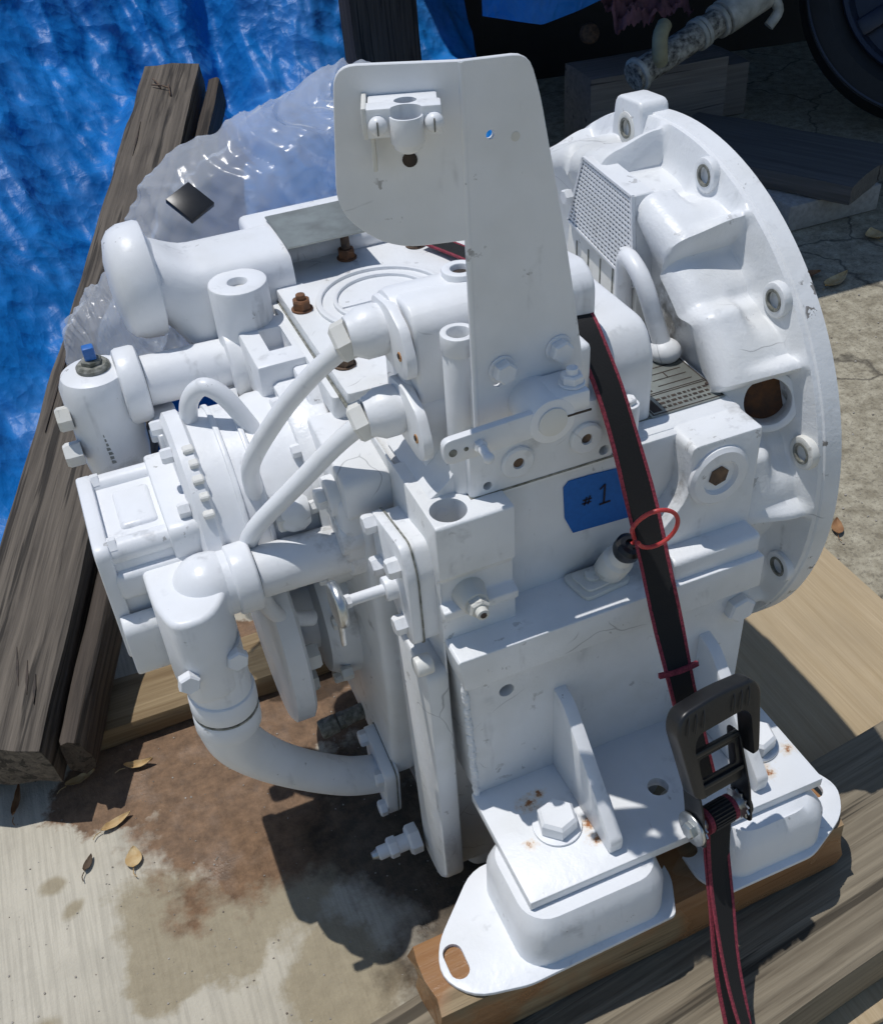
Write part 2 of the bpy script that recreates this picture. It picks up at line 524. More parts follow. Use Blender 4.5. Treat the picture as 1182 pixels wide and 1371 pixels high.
        bm.faces.new(rows[-1]); bm.faces.new(list(reversed(rows[0])))
        bm.transform(Matrix.Translation(p) @ axis.to_track_quat('Z', 'Y').to_matrix().to_4x4())
        return s._add(bm)
    def sheet(s, f, nu, nv, thick=0.0):
        bm = bmesh.new()
        g = [[bm.verts.new(f(i / nu, j / nv)) for j in range(nv + 1)] for i in range(nu + 1)]
        for i in range(nu):
            for j in range(nv):
                bm.faces.new((g[i][j], g[i + 1][j], g[i + 1][j + 1], g[i][j + 1]))
        if thick:
            bmesh.ops.recalc_face_normals(bm, faces=bm.faces)
            bmesh.ops.solidify(bm, geom=list(bm.faces), thickness=thick)
        return s._add(bm)
    def ribbon(s, pts, width, thick, wdir=(1, 0, 0), off=0.0, sub=5):
        P = [V(*p) for p in pts]
        path = []
        for i in range(len(P) - 1):
            p0 = P[max(i - 1, 0)]; p1 = P[i]; p2 = P[i + 1]; p3 = P[min(i + 2, len(P) - 1)]
            for k in range(sub):
                t = k / sub
                path.append(.5 * ((2 * p1) + (p2 - p0) * t + (2 * p0 - 5 * p1 + 4 * p2 - p3) * t * t + (-p0 + 3 * p1 - 3 * p2 + p3) * t ** 3))
        path.append(P[-1])
        bm = bmesh.new()
        rows = []
        n = len(path)
        for i, p in enumerate(path):
            tg = (path[min(i + 1, n - 1)] - path[max(i - 1, 0)]).normalized()
            w = wdir(i / (n - 1)) if callable(wdir) else V(*wdir)
            w = (w - tg * w.dot(tg)).normalized()
            nn = tg.cross(w).normalized()
            c = p + w * off
            rows.append([bm.verts.new(c + w * (a * width / 2) + nn * (b * thick / 2)) for a, b in ((-1, -1), (1, -1), (1, 1), (-1, 1))])
        for A, Bq in zip(rows, rows[1:]):
            for k in range(4):
                j = (k + 1) % 4
                bm.faces.new((A[k], A[j], Bq[j], Bq[k]))
        bm.faces.new(rows[0]); bm.faces.new(list(reversed(rows[-1])))
        bmesh.ops.recalc_face_normals(bm, faces=bm.faces)
        return s._add(bm)

def world_loc(o):
    p = Vector((0, 0, 0))
    while o is not None:
        p += o.location
        o = o.parent
    return p

def link(name, b, mat, parent=None, loc=None, kind=None, label=None, cat=None, group=None, ang=32, cuts=None, flat=False):
    """one mesh object from a B; loc = its origin for top-level things"""
    bm = b.bm
    base = world_loc(parent) if parent is not None else V(*(loc or (0, 0, 0)))
    me = bpy.data.meshes.new(name)
    for f in bm.faces:
        f.smooth = not flat
    for e in bm.edges:
        e.smooth = not (len(e.link_faces) == 2 and e.calc_face_angle(0) > R(ang))
    bm.to_mesh(me); bm.free()
    o = bpy.data.objects.new(name, me)
    C.objects.link(o)
    if cuts:
        for cb in cuts:
            cme = bpy.data.meshes.new('cut'); cb.bm.to_mesh(cme); cb.bm.free()
            co = bpy.data.objects.new('cut', cme); C.objects.link(co)
            md = o.modifiers.new('cut', 'BOOLEAN'); md.operation = 'DIFFERENCE'; md.object = co; md.solver = 'EXACT'
        bpy.context.view_layer.update()
        ev = o.evaluated_get(bpy.context.evaluated_depsgraph_get())
        nm = bpy.data.meshes.new_from_object(ev)
        for md in list(o.modifiers):
            co = md.object; cme = co.data
            o.modifiers.remove(md)
            bpy.data.objects.remove(co); bpy.data.meshes.remove(cme)
        old = o.data; o.data = nm; nm.name = name
        bpy.data.meshes.remove(old)
        b2 = bmesh.new(); b2.from_mesh(nm)
        for f in b2.faces:
            f.smooth = True
        for e in b2.edges:
            e.smooth = not (len(e.link_faces) == 2 and e.calc_face_angle(0) > R(ang))
        b2.to_mesh(nm); b2.free()
    me = o.data
    if mat:
        me.materials.clear()
        me.materials.append(M[mat])
    if base.length > 0:
        me.transform(Matrix.Translation(-base))
    if parent is not None:
        o.parent = parent
    else:
        o.location = base
    if kind: o['kind'] = kind
    if label: o['label'] = label
    if cat: o['category'] = cat
    if group: o['group'] = group
    return o

def thing(name, loc, label, cat, group=None):
    o = bpy.data.objects.new(name, None)
    C.objects.link(o)
    o.location = loc
    o.empty_display_size = .05
    o['label'] = label; o['category'] = cat
    if group: o['group'] = group
    return o

def rrect(x0, x1, y0, y1, r, n=5):
    pts = []
    for cx, cy, a0 in ((x1 - r, y1 - r, 0), (x0 + r, y1 - r, 90), (x0 + r, y0 + r, 180), (x1 - r, y0 + r, 270)):
        for k in range(n + 1):
            a = R(a0 + 90 * k / n)
            pts.append((cx + r * math.cos(a), cy + r * math.sin(a)))
    return pts

def round_poly(pts, rad, n=4):
    out = []
    k = len(pts)
    for i, p in enumerate(pts):
        a = Vector(pts[i - 1]); b = Vector(p); c = Vector(pts[(i + 1) % k])
        r = rad[i] if isinstance(rad, (list, tuple)) else rad
        if r <= 0:
            out.append(tuple(b)); continue
        d1 = (a - b); d2 = (c - b)
        t = min(r, d1.length * .49, d2.length * .49)
        q0 = b + d1.normalized() * t; q1 = b + d2.normalized() * t
        for j in range(n + 1):
            u = j / n
            q = (1 - u) ** 2 * q0 + 2 * u * (1 - u) * b + u * u * q1
            out.append(tuple(q))
    return out

def ease(t):
    t = max(0., min(1., t))
    return t * t * (3 - 2 * t)

# ================================================================== setting
b = B()
b.sheet(lambda u, v: V(-30 + 60 * u, -20 + 60 * v, 0), 2, 2)
link('ground', b, 'concrete', kind='structure')

# ================================================================== gearbox
GX = thing('marine_gearbox', (.17, .25, 0.0), 'white painted marine gearbox with bell housing, pump, pipes and rubber feet', 'gearbox')

# ---- housing -----------------------------------------------------
b = B()
b.box(-.008, .340, .056, .60, .055, .640, .010, 3)                   # core
b.box(.060, .262, .05, .12, .49, .6435, .003)                        # recessed middle panel
b.prism(round_poly([(.336, .645), (.254, .645), (.258, .585), (.225, .548), (.225, .49), (.336, .49)], [.004, .01, .02, .01, 0, .004]), 'y', .02, .12, .004)
b.box(.10, .338, .058, .56, .60, .6455, .004)
b.prism(round_poly([(-.012, .503), (-.006, .46), (.336, .46), (.336, .503)], .004), 'y', -.013, .11, .005, 3)   # long ledge
b.box(.228, .3345, -.006, .05, .495, .528, .006, 3)                 # right step on the ledge
b.box(.012, .30, .06, .55, .02, .075, .02, 4)                        # sump
b.prism(round_poly([(.024, .6445), (.024, .13), (.05, .045), (.13, .045), (.19, .09), (.56, .09), (.60, .642)], [.004, .03, .03, .03, .03, .03, .01]), 'x', -.0115, -.0092, .001, 1)   # left end flange
b.prism(round_poly([(.14, .62), (.14, .30), (.17, .115), (.50, .115), (.54, .62)], .03), 'x', -.045, -.01, .010, 3)
b.prism(round_poly([(.02, .46), (.02, .10), (.05, .06), (.10, .06), (.115, .46)], .015), 'x', -.034, -.01, .004)
housing = link('housing', b, 'paint_cast', GX)
b = B()
b.prism(round_poly([(.13, .6455), (.019, .6455), (.019, .583), (.026, .574), (.026, .549), (.013, .545), (.013, .536), (.021, .530), (.021, .496), (.13, .496)], [0, .004, .003, .003, .003, .002, .003, .003, 0, 0]), 'x', -.0125, .066, .003, 2)
link('corner_block', b, 'paint_cast', GX, cuts=[B().cyl((.009, .040, .585), (.009, .040, .70), .0175, n=28)])
b = B()
b.prism(round_poly([(-.004, .464), (.004, .30), (.004, .27), (.3345, .27), (.3345, .464)], .003), 'y', -.001, .10, .003)
link('front_panel', b, 'paint_cast', GX, cuts=[B().cyl((.043, -.03, .426), (.043, .02, .426), .0085, n=20)])
# weld bead along the front left edge
b = B()
pts = []
for i in range(60):
    t = i / 59
    z = .46 - .19 * t
    b.sphere((-.003 + .006 * t + random.uniform(-.001, .001), -.002, z), .0036 + random.uniform(-.0008, .001), (1, 1, 1.1), 8)
link('weld_bead', b, 'paint', housing)

# ---- front details -----------------------------------------------
b = B()
b.lathe([(0, 0), (.034, 0), (.034, .004), (.030, .007), (.020, .007), (.018, .002), (0, .002)], (.288, .021, .602), (0, -1, 0), 40)
plug = link('port_plug', b, 'paint', GX)
link('socket', B().hexhead((.288, .0185, .602), (0, -1, 0), .020, .001), 'rust_dark', plug)
b = B()
b.cyl((.018, .028, .552), (.018, .006, .552), .018, .013, n=24, bev=.001)
b.hexhead((.018, .007, .552), (0, -1, 0), .019, .010)
b.cyl((.018, .0, .552), (.018, -.010, .552), .0062, bev=.001)
ft = link('grease_fitting', b, 'paint_old', GX)
link('bore', B().cyl((.018, -.0095, .552), (.018, -.0107, .552), .0032, n=14), 'hole_dark', ft)
link('bolt', B().hexhead((.320, -.001, .428), (0, -1, 0), .030, .012), 'paint', GX)
# dipstick
b = B()
b.prism(round_poly([(.130, .047), (.137, .006), (.192, .012), (.190, .047)], .008), 'z', .503, .509, .001)
b.prism(round_poly([(.136, .043), (.142, .011), (.187, .016), (.186, .043)], .008), 'z', .509, .5125, .001)
dp = link('dipstick_base', b, 'paint_old', GX)
link('screw', B().cyl((.156, .030, .512), (.156, .029, .517), .0085, n=20, bev=.001), 'paint_old', dp)
D0, D1 = V(.174, .030, .511), V(.181, .002, .566)
dd = (D1 - D0).normalized()
b = B()
b.lathe([(0, 0), (.0155, 0), (.0165, .012), (.0160, .030), (.0125, .034), (.0118, .046), (0, .046)], D0, dd, 28)
link('dipstick_tube', b, 'paint_old', dp)
b = B()
b.lathe([(0, 0), (.0125, 0), (.0142, .004), (.0142, .014), (.011, .0175), (.006, .0175), (.005, .013), (0, .013)], D0 + dd * .046, dd, 28)
cp = link('dipstick_cap', b, 'black_plastic', dp)
q = D0 + dd * .06
b = B()
ring_c = V(.1800, -.034, .618)
ux = V(.90, -.05, -.35).normalized(); uz = V(.25, -.25, .93).normalized()
pts = [q + dd * .004, q + dd * .012]
for k in range(0, 15):
    a = R(200 - 24 * k)
    pts.append(ring_c + ux * (.021 * math.cos(a)) + uz * (.024 * math.sin(a)) + V(0, -.0007 * k, 0))
b.tube(pts, .0021, 10, 4)
link('pull_ring', b, 'red_vinyl', dp)

# blue tape with hand-written mark (folds over the middle panel)
TY = .0495
poly = [(.1315, .6215), (.1370, .6275), (.160, .6270), (.1915, .6245), (.2085, .5570), (.178, .5585), (.1430, .5605), (.1335, .5825), (.1325, .600)]
b = B()
b.prism(poly, 'y', TY - .0009, TY, 0)
tape = link('tape_label', b, 'tape_blue', GX, label='blue masking tape marked #1 in black')
b = B()
def stroke(bb, x0, z0, x1, z1, w=.0016):
    d = V(x1 - x0, 0, z1 - z0); n = V(-d.z, 0, d.x).normalized() * w / 2
    y = TY - .0013
    bm = bmesh.new()
    vs = [bm.verts.new(V(x, y, z) + s_ * n) for x, z, s_ in ((x0, z0, -1), (x0, z0, 1), (x1, z1, 1), (x1, z1, -1))]
    bm.faces.new(vs)
    r = bmesh.ops.extrude_face_region(bm, geom=list(bm.faces))
    for g in r['geom']:
        if isinstance(g, bmesh.types.BMVert):
            g.co.y -= .0003
    bmesh.ops.recalc_face_normals(bm, faces=bm.faces)
    bb._add(bm)
ox, oz = .1555, .597
stroke(b, ox - .001, oz - .0055, ox + .0015, oz + .0045)
stroke(b, ox + .003, oz - .005, ox + .0052, oz + .005)
stroke(b, ox - .003, oz + .0015, ox + .007, oz + .0012)
stroke(b, ox - .0035, oz - .0025, ox + .0065, oz - .0028)
ox = .1765
stroke(b, ox, oz - .010, ox + .0004, oz + .0135, .0022)
stroke(b, ox - .005, oz + .0085, ox + .0006, oz + .0135, .0016)
stroke(b, ox - .005, oz - .0103, ox + .0075, oz - .0098, .0022)
link('lettering', b, 'mark_ink', tape)

link('joint', B().box(.0335, .1825, .0444, .1, .6440, .6462, 0), 'bolt_dirty', GX)
link('joint', B().box(-.0045, .3350, -.0022, .02, .4580, .4596, 0), 'bolt_dirty', GX)
link('joint', B().box(.1590, .2480, .0812, .20, .6440, .6466, 0), 'bolt_dirty', GX)
link('joint', B().cyl((-.0905, .452, .6130), (-.0892, .452, .6130), .0303, n=40), 'bolt_dirty', GX)
link('joint', B().cyl((-.2020, .452, .6165), (-.1990, .452, .6165), .0303, n=40), 'bolt_dirty', GX)
link('joint', B().cyl((-.2225, .158, .3722), (-.2226, .158, .3698), .0360, n=40), 'bolt_dirty', GX)
link('joint', B().cyl((-.1562, .183, .518), (-.1550, .183, .518), .0282, n=40), 'bolt_dirty', GX)
# ---- foot plate, gussets, bolts ----------------------------------
b = B()
b.box(-.002, .3525, -.1435, .002, .2625, .2755, .0015, 2)
foot = link('foot_plate', b, 'paint_foot', GX, cuts=[B().cyl((.186, -.077, .2), (.186, -.077, .3), .0115, n=28)])
for gx in (.104, .282):
    b = B()
    b.prism(round_poly([(0, .276), (-.128, .276), (-.130, .296), (-.022, .398), (0, .402)], [0, 0, .006, .02, 0]), 'x', gx - .0075, gx + .0075, .002, 2)
    link('gusset', b, 'paint', GX)
for bx in (.064, .313):
    b = B()
    b.cyl((bx, -.074, .2755), (bx, -.074, .2785), .0265, n=36, bev=.0008)
    ws = link('washer', b, 'zinc' if bx > .2 else 'paint', GX)
    b = B()
    b.hexhead((bx, -.074, .2785), (0, 0, 1), .038, .019)
    link('mount_bolt', b, 'paint', GX)
# rubber mounts: base plate with slots under a pressed cover
def mount(x0, x1, left):
    z0, zb = .188, .1935
    root_poly = None
    tip = -.100 if left else .405
    if left:
        pl = [(x0 - .005, -.035), (x1, -.035), (x1 + .022, -.060), (x1 + .022, -.135), (x1 + .002, -.176), (-.020, -.180), (-.078, -.168), (-.102, -.135), (-.090, -.100)]
        rad = [.02, .01, .01, .012, .006, .01, .03, .03, .03]
        slot = (-.080, -.126, .0105, .020, 8)
    else:
        pl = [(x0, -.035), (.377, -.035), (.400, -.085), (.413, -.115), (.392, -.150), (.330, -.178), (x0 - .004, -.178), (x0 - .024, -.150), (x0 - .024, -.060)]
        rad = [.01, .02, .03, .03, .03, .01, .006, .01, .01]
        slot = (.383, -.104, .0105, .016, 8)
    b = B()
    b.prism(round_poly(pl, rad), 'z', z0, zb, .0012, 2)
    cx, cy, r, h, _ = slot
    sl = []
    for k in range(9):
        a = R(180 * k / 8); sl.append((cx + r * math.cos(a), cy + h - r + r * math.sin(a)))
    for k in range(9):
        a = R(180 + 180 * k / 8); sl.append((cx + r * math.cos(a), cy - h + r + r * math.sin(a)))
    cuts = [B().prism(sl, 'z', .17, .21, 0)]
    ix = x1 + .012 if left else x0 - .014
    cuts.append(B().cyl((ix, -.112, .17), (ix, -.112, .21), .0125, n=24))
    base = link('mount_base', b, 'paint', GX, cuts=cuts)
    b = B()
    bm = bmesh.new()
    lo = rrect(x0, x1, -.170, -.045, .028, 6); hi = rrect(x0 + .008, x1 - (.008 if left else .020), -.160, -.052, .030, 6)
    lv = [bm.verts.new((x, y, zb)) for x, y in lo]
    mv = [bm.verts.new((x * .9 + hx * .1, y * .9 + hy * .1, zb + .045)) for (x, y), (hx, hy) in zip(lo, hi)]
    m2 = [bm.verts.new((x * .4 + hx * .6, y * .4 + hy * .6, zb + .060)) for (x, y), (hx, hy) in zip(lo, hi)]
    hv = [bm.verts.new((x, y, .262)) for x, y in hi]
    k = len(lo)
    for A, Bq in ((lv, mv), (mv, m2), (m2, hv)):
        for i in range(k):
            j = (i + 1) % k
            bm.faces.new((A[i], A[j], Bq[j], Bq[i]))
    bm.faces.new(hv); bm.faces.new(list(reversed(lv)))
    bmesh.ops.recalc_face_normals(bm, faces=bm.faces)
    b._add(bm)
    link('mount_cover', b, 'paint', base, ang=50)
    return base
mount(-.018, .152, True)
mount(.222, .356, False)

# ---- bell housing --------------------------------------------------
CY, CZ = .330, .510
TH0 = -14.0
def bell_r(th, x):
    """outer radius of the cast drum: stepped pads that rise to a lip, then drop, once per bolt"""
    f = ((th - TH0 - 15) % 30) / 30.0                      # 0 just past a lip, 1 at the next
    u = .05 + .75 * ease((f - .34) / .16) + .20 * ease((f - .55) / .35)
    u = u * (1 - ease((f - .950) / .05)) + .05 * ease((f - .950) / .05)
    lip = ease((f - .84) / .07) * (1 - ease((f - .950) / .05))
    solid = ease(1 - (abs(th + 40) - 22) / 5.0)
    u = max(u, solid * .95)
    r = .279 + .026 * u + .014 * lip * ease((x - .335) / .06)
    ph = (f - .5) * 30
    scoop = math.exp(-(ph / 4.2) ** 2) * ease((x - .362) / .02)
    r -= .016 * scoop * (1 - .5 * solid)
    if x < .346:
        k = .024 - (x - .322)
        r -= .024 - math.sqrt(max(0, .024 ** 2 - k * k))
    if x > .398:
        r += (.3245 - r) * ease((x - .398) / .010)
    return r
b = B()
NT_, NX = 480, 34
bm = bmesh.new()
rows = []
for j in range(NX + 1):
    x = .322 + .091 * j / NX
    row = []
    for i in range(NT_):
        th = i * 360 / NT_
        thn = th - 360 if th > 180 else th
        r = bell_r(thn, x)
        row.append(bm.verts.new((x, CY - r * math.sin(R(th)), CZ + r * math.cos(R(th)))))
    rows.append(row)
for A, Bq in zip(rows, rows[1:]):
    for i in range(NT_):
        j = (i + 1) % NT_
        bm.faces.new((A[i], A[j], Bq[j], Bq[i]))
inner = [[bm.verts.new((x, CY - r * math.sin(R(i * 360 / NT_)), CZ + r * math.cos(R(i * 360 / NT_)))) for i in range(NT_)] for x, r in ((.341, .236), (.341, .10), (.413, .10))]
def bridge(A, Bq):
    for i in range(NT_):
        j = (i + 1) % NT_
        bm.faces.new((A[i], A[j], Bq[j], Bq[i]))
bridge(inner[0], rows[0]); bridge(inner[1], inner[0]); bridge(inner[2], inner[1]); bridge(rows[-1], inner[2])
bmesh.ops.recalc_face_normals(bm, faces=bm.faces)
b._add(bm)
bigh = 65.0
def bp(th, r, x):
    return V(x, CY - r * math.sin(R(th)), CZ + r * math.cos(R(th)))
hd = V(-.45, -math.sin(R(bigh)) * .9, math.cos(R(bigh)) * .9).normalized()
hc = bp(bigh, .276, .384)
bell = link('bell_housing', b, 'paint_cast', GX, ang=40, cuts=[B().cyl(hc - hd * .03, hc + hd * .04, .0245, n=36)])
b = B()
b.ring(hc - hd * .022, hc + hd * .012, .0325, .0246, 40, .0015)
hr = link('port_boss', b, 'paint_cast', bell)
b = B(); b.cyl(hc - hd * .030, hc - hd * .021, .034, n=36)
link('rusty_bore', b, 'rust', hr)
# flange
b = B()
b.lathe([(.20, 0), (.322, 0), (.3265, .004), (.3265, .024), (.322, .027), (.20, .027)], (.411, CY, CZ), (1, 0, 0), 144, closed=True)
holes = [B().cyl(bp(TH0 + 30 * k, .309, .40), bp(TH0 + 30 * k, .309, .45), .0095, n=20) for k in range(5)]
flange = link('bell_flange', b, 'paint_rim', bell, cuts=holes)
for k in range(12):
    th = TH0 + 30 * k
    b = B()
    b.ring(bp(th, .309, .408), bp(th, .309, .398), .0185, .0092, 30, .0015)
    bo = link('bolt_boss', b, 'paint_old' if k % 3 == 0 else 'paint_cast', bell)
    if k < 6 or k == 11:
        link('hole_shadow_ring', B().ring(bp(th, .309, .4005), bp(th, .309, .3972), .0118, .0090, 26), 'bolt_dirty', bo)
        link('bore', B().cyl(bp(th, .309, .412), bp(th, .309, .414), .0094, n=20), 'hole_dark', bo)  # dark disc fills the hole, its inner shade put into the colour
# lug on the top of the bell
b = B()
b.prism(round_poly([(CY + .075 - .035, CZ + .285), (CY + .075 + .035, CZ + .278), (CY + .075 + .027, CZ + .332), (CY + .075 - .030, CZ + .336)], .012), 'x', .399, .436, .004, 3)
link('bell_lug', b, 'paint_cast', bell, cuts=[B().cyl(bp(TH0, .309, .39), bp(TH0, .309, .45), .0095, n=20)])
# mesh grille on the bell's inner face
mc = [V(.3185, .359, .806), V(.3185, .254, .798), V(.3185, .241, .701), V(.3185, .391, .721)]
gr = B()
for i in range(1, 20):
    u = i / 20
    a = mc[0].lerp(mc[1], u); c = mc[3].lerp(mc[2], u)
    gr.ribbon([a, a.lerp(c, .5), c], .0024, .0016, (0, 1, 0), sub=1)
for i in range(1, 17):
    u = i / 17
    a = mc[0].lerp(mc[3], u) - V(.0003, 0, 0); c = mc[1].lerp(mc[2], u) - V(.0003, 0, 0)
    gr.ribbon([a, a.lerp(c, .5), c], .0026, .0016, (0, 0, 1), sub=1)
for p, q2 in zip(mc, mc[1:] + mc[:1]):
    gr.ribbon([p, p.lerp(q2, .5), q2], .004, .003, (1, 0, 0), sub=1)
grille = link('mesh_grille', gr, 'paint', GX)
b = B(); b.prism([(p.y, p.z) for p in mc], 'x', .3211, .345, .001, 1)
link('grille_frame', b, 'paint_cast', grille)
mcc = (mc[0] + mc[1] + mc[2] + mc[3]) / 4
b = B(); b.prism([(p.y + (mcc.y - p.y) * .03, p.z + (mcc.z - p.z) * .03) for p in mc], 'x', .3200, .3210, 0)
link('grille_backing', b, 'hole_dark', grille)
link('grille_bolt', B().hexhead((.317, .386, .752), (-1, 0, 0), .016, .009), 'paint', grille)
link('grille_bolt', B().hexhead((.317, .252, .735), (-1, 0, 0), .016, .009), 'paint', grille)
b = B()
b.prism(round_poly([(.236, .63), (.405, .63), (.395, .722), (.241, .704)], .003), 'x', .3215, .345, .002)
gl = link('grille_ledge', b, 'paint_old', GX)
for k in range(5):
    link('joint', B().box(.3208, .3220, .262 + .028 * k, .2645 + .028 * k, .650, .700, 0), 'bolt_dirty', gl)

# nameplate on the housing
NPZ = .6462
nb_ = B(); nb_.box(.247, .3325, .080, .176, NPZ, NPZ + .0012, .0002, 1)
npl = link('nameplate', nb_, 'bare_steel', GX)
b = B()
zz = NPZ + .0014
def bar(x0, x1, y0, y1):
    b.box(x0, x1, y0, y1, zz, zz + .0002, 0)
for y in (.0825, .1135, .1165, .172):
    bar(.249, .332, y - .0006, y + .0006)
for x in (.250, .331):
    bar(x - .0006, x + .0006, .083, .172)
for k in range(4):
    bar(.282, .322, .125 + .011 * k, .1262 + .011 * k)
bar(.300, .3012, .136, .147)
bar(.262, .272, .120, .168)
rnd = random.Random(3)
for row in range(3):
    x = .266
    while x < .322:
        w = rnd.uniform(.002, .006)
        bar(x, x + w, .088 + .0075 * row, .0915 + .0075 * row); x += w + .0022
bar(.252, .262, .086, .108)
for x, y in ((.2525, .168), (.3285, .107)):
    b.cyl((x, y, zz), (x, y, zz + .001), .0022, n=12)
link('lettering', b, 'hole_dark', npl)

# lifting eye beside the nameplate
b = B()
b.sphere((.318, .172, .656), .018, (1, 1, .75), 20)
b.tube([(.318, .172, .655), (.312, .184, .685), (.305, .196, .720), (.303, .215, .738), (.306, .240, .738), (.312, .252, .70), (.316, .255, .65)], .0098, 16, 6)
link('lifting_eye', b, 'paint', GX)

# rounded box cover right of the valve
b = B()
b.prism(round_poly([(.082, .640), (.082, .715), (.100, .748), (.235, .748), (.235, .640)], [0, .012, .02, .01, 0]), 'x', .160, .247, .007, 3)
b.box(.150, .20, .062, .12, .640, .690, .006, 3)
bx_ = link('valve_cover', b, 'paint', GX)
link('bolt', B().cyl((.213, .072, .646), (.213, .072, .680), .011, n=24, bev=.002).hexhead((.213, .072, .680), (0, 0, 1), .013, .006), 'paint', bx_)

# ---- control valve -------------------------------------------------
b = B()
b.box(.040, .160, .052, .17, .70, .770, .006, 3)
b.prism(round_poly([(.10, .640), (.10, .80), (.12, .815), (.185, .805), (.20, .640)], .012), 'x', .012, .19, .004, 3)
b.cyl((.006, .155, .778), (.16, .155, .778), .034, n=40, bev=.004)
b.cyl((.006, .128, .706), (.16, .128, .706), .033, n=40, bev=.004)
b.lathe([(.024, 0), (.020, .006), (.0, .006)], (.080, .155, .804), (0, 0, 1), 28)
b.prism(round_poly([(-.004, .643), (.037, .643), (.037, .690), (.020, .658)], [.003, 0, 0, .012], 5), 'y', .062, .17, .003)
valve = link('control_valve', b, 'paint', GX)
link('valve_base', B().box(.034, .182, .045, .17, .640, .715, .003), 'paint', valve, cuts=[
    B().cyl((.051, .03, .655), (.051, .06, .655), .0045, n=16),
    B().cyl((.172, .03, .655), (.172, .06, .655), .0055, n=16)])
for px, pz in ((.081, .673), (.151, .677)):
    b = B()
    b.lathe([(0, 0), (.0165, 0), (.0165, .004), (.0145, .0055), (.006, .0055), (.005, .002), (0, .002)], (px, .046, pz), (0, -1, 0), 28)
    pg = link('plug', b, 'paint', valve)
    link('socket', B().cyl((px, .0432, pz), (px, .0424, pz), .005, n=14), 'rust_dark', pg)
# ring plugs on the top
for (x, y, z) in ((.080, .155, .806),):
    b = B()
    b.ring((x, y, z - .02), (x, y, z + .012), .0175, .009, 28, .002)
    rp = link('ring_plug', b, 'paint', valve)
    link('bore', B().cyl((x, y, z - .01), (x, y, z + .006), .0092, n=18), 'hole_dark', rp)
# vertical stop post beside the bracket
b = B()
b.cyl((.037, .066, .645), (.037, .066, .795), .013, n=24, bev=.002)
b.ring((.039, .066, .79), (.039, .066, .808), .016, .010, 24, .0015)
link('post', b, 'paint', valve)
# end plates with lugs on the left end
for (y, z, s_) in ((.155, .778, 1), (.130, .706, 1)):
    b = B()
    b.prism(round_poly([(y - .050, z + .022), (y - .064, z - .004), (y - .062, z - .022), (y - .046, z - .030), (y + .02, z - .028), (y + .026, z), (y + .02, z + .026), (y - .02, z + .032)], .008), 'x', .000, .010, .0015)
    ep = link('end_plate', b, 'paint', valve)
    link('lug_hole', B().cyl((-.0008, y - .046, z - .006), (.001, y - .046, z - .006), .0045, n=14), 'rust_bright', ep)
    link('lug_bore', B().cyl((-.0016, y - .0455, z - .0055), (-.0006, y - .0455, z - .0055), .0026, n=12), 'hole_dark', ep)
    # elbow fitting: ball, nut
    b = B()
    b.lathe([(0, 0), (.0225, 0), (.0245, .006), (.0245, .020), (.0205, .028), (.0185, .034), (0, .034)], (.002, y, z), (-1, .06, -.05), 28)
    el = link('elbow_fitting', b, 'paint', valve)
    b = B()
    b.hexhead((-.028, y + .003, z - .003), (-.90, .18, -.35), .034, .016)
    link('fitting_nut', b, 'paint_old', el)

# ---- bracket ---------------------------------------------------------
FX, FY = .040, .0355
b = B()
pr = [(FX, .722), (.128, .722), (.142, .745), (.140, .775), (.126, .865), (.100, 1.000), (.091, 1.028), (FX, 1.031)]
pr = round_poly(pr, [0, .010, .008, .03, .05, .03, .012, 0])
b.prism(pr, 'y', FY, FY + .0045, .0006, 1)
wg = B()
ld = V(-.082, .030, 0)
lw = ld.length; ldn = ld.normalized()
lp = round_poly([(0, .901), (0, 1.031), (lw, 1.034), (lw + .010, .930), (lw - .028, .898)], [0, 0, .016, .022, .026], 6)
bm = bmesh.new()
nrm = V(ldn.y, -ldn.x, 0)
if nrm.y > 0: nrm = -nrm
fr = [bm.verts.new(V(FX, FY, 0) + ldn * u + V(0, 0, z)) for u, z in lp]
bk = [bm.verts.new(V(FX, FY, 0) + ldn * u + V(0, 0, z) - nrm * .0045) for u, z in lp]
bm.faces.new(fr); bm.faces.new(list(reversed(bk)))
for i in range(len(lp)):
    j = (i + 1) % len(lp)
    bm.faces.new((fr[i], fr[j], bk[j], bk[i]))
bmesh.ops.recalc_face_normals(bm, faces=bm.faces)
wg._bev(bm, .0006, 1)
wg._add(bm)
wg.cyl((FX, FY + .0022, .724), (FX, FY + .0022, 1.030), .0028, n=14)
bracket = link('cable_bracket', b, 'paint', GX, cuts=[
    B().cyl((.060, .02, .977), (.060, .06, .977), .0034, n=14),
    B().cyl((.060, .02, .768), (.060, .06, .768), .0042, n=14)])
link('bracket_wing', wg, 'paint', bracket)
link('filled_hole', B().cyl((.080, FY - .0003, .972), (.080, FY + .002, .972), .0036, n=14), 'paint_old', bracket)
for (x, z) in ((.064, .781), (.117, .786)):
    b = B(); b.hexhead((x, FY, z), (0, -1, 0), .018, .009, .0125)
    link('bolt', b, 'paint', bracket)
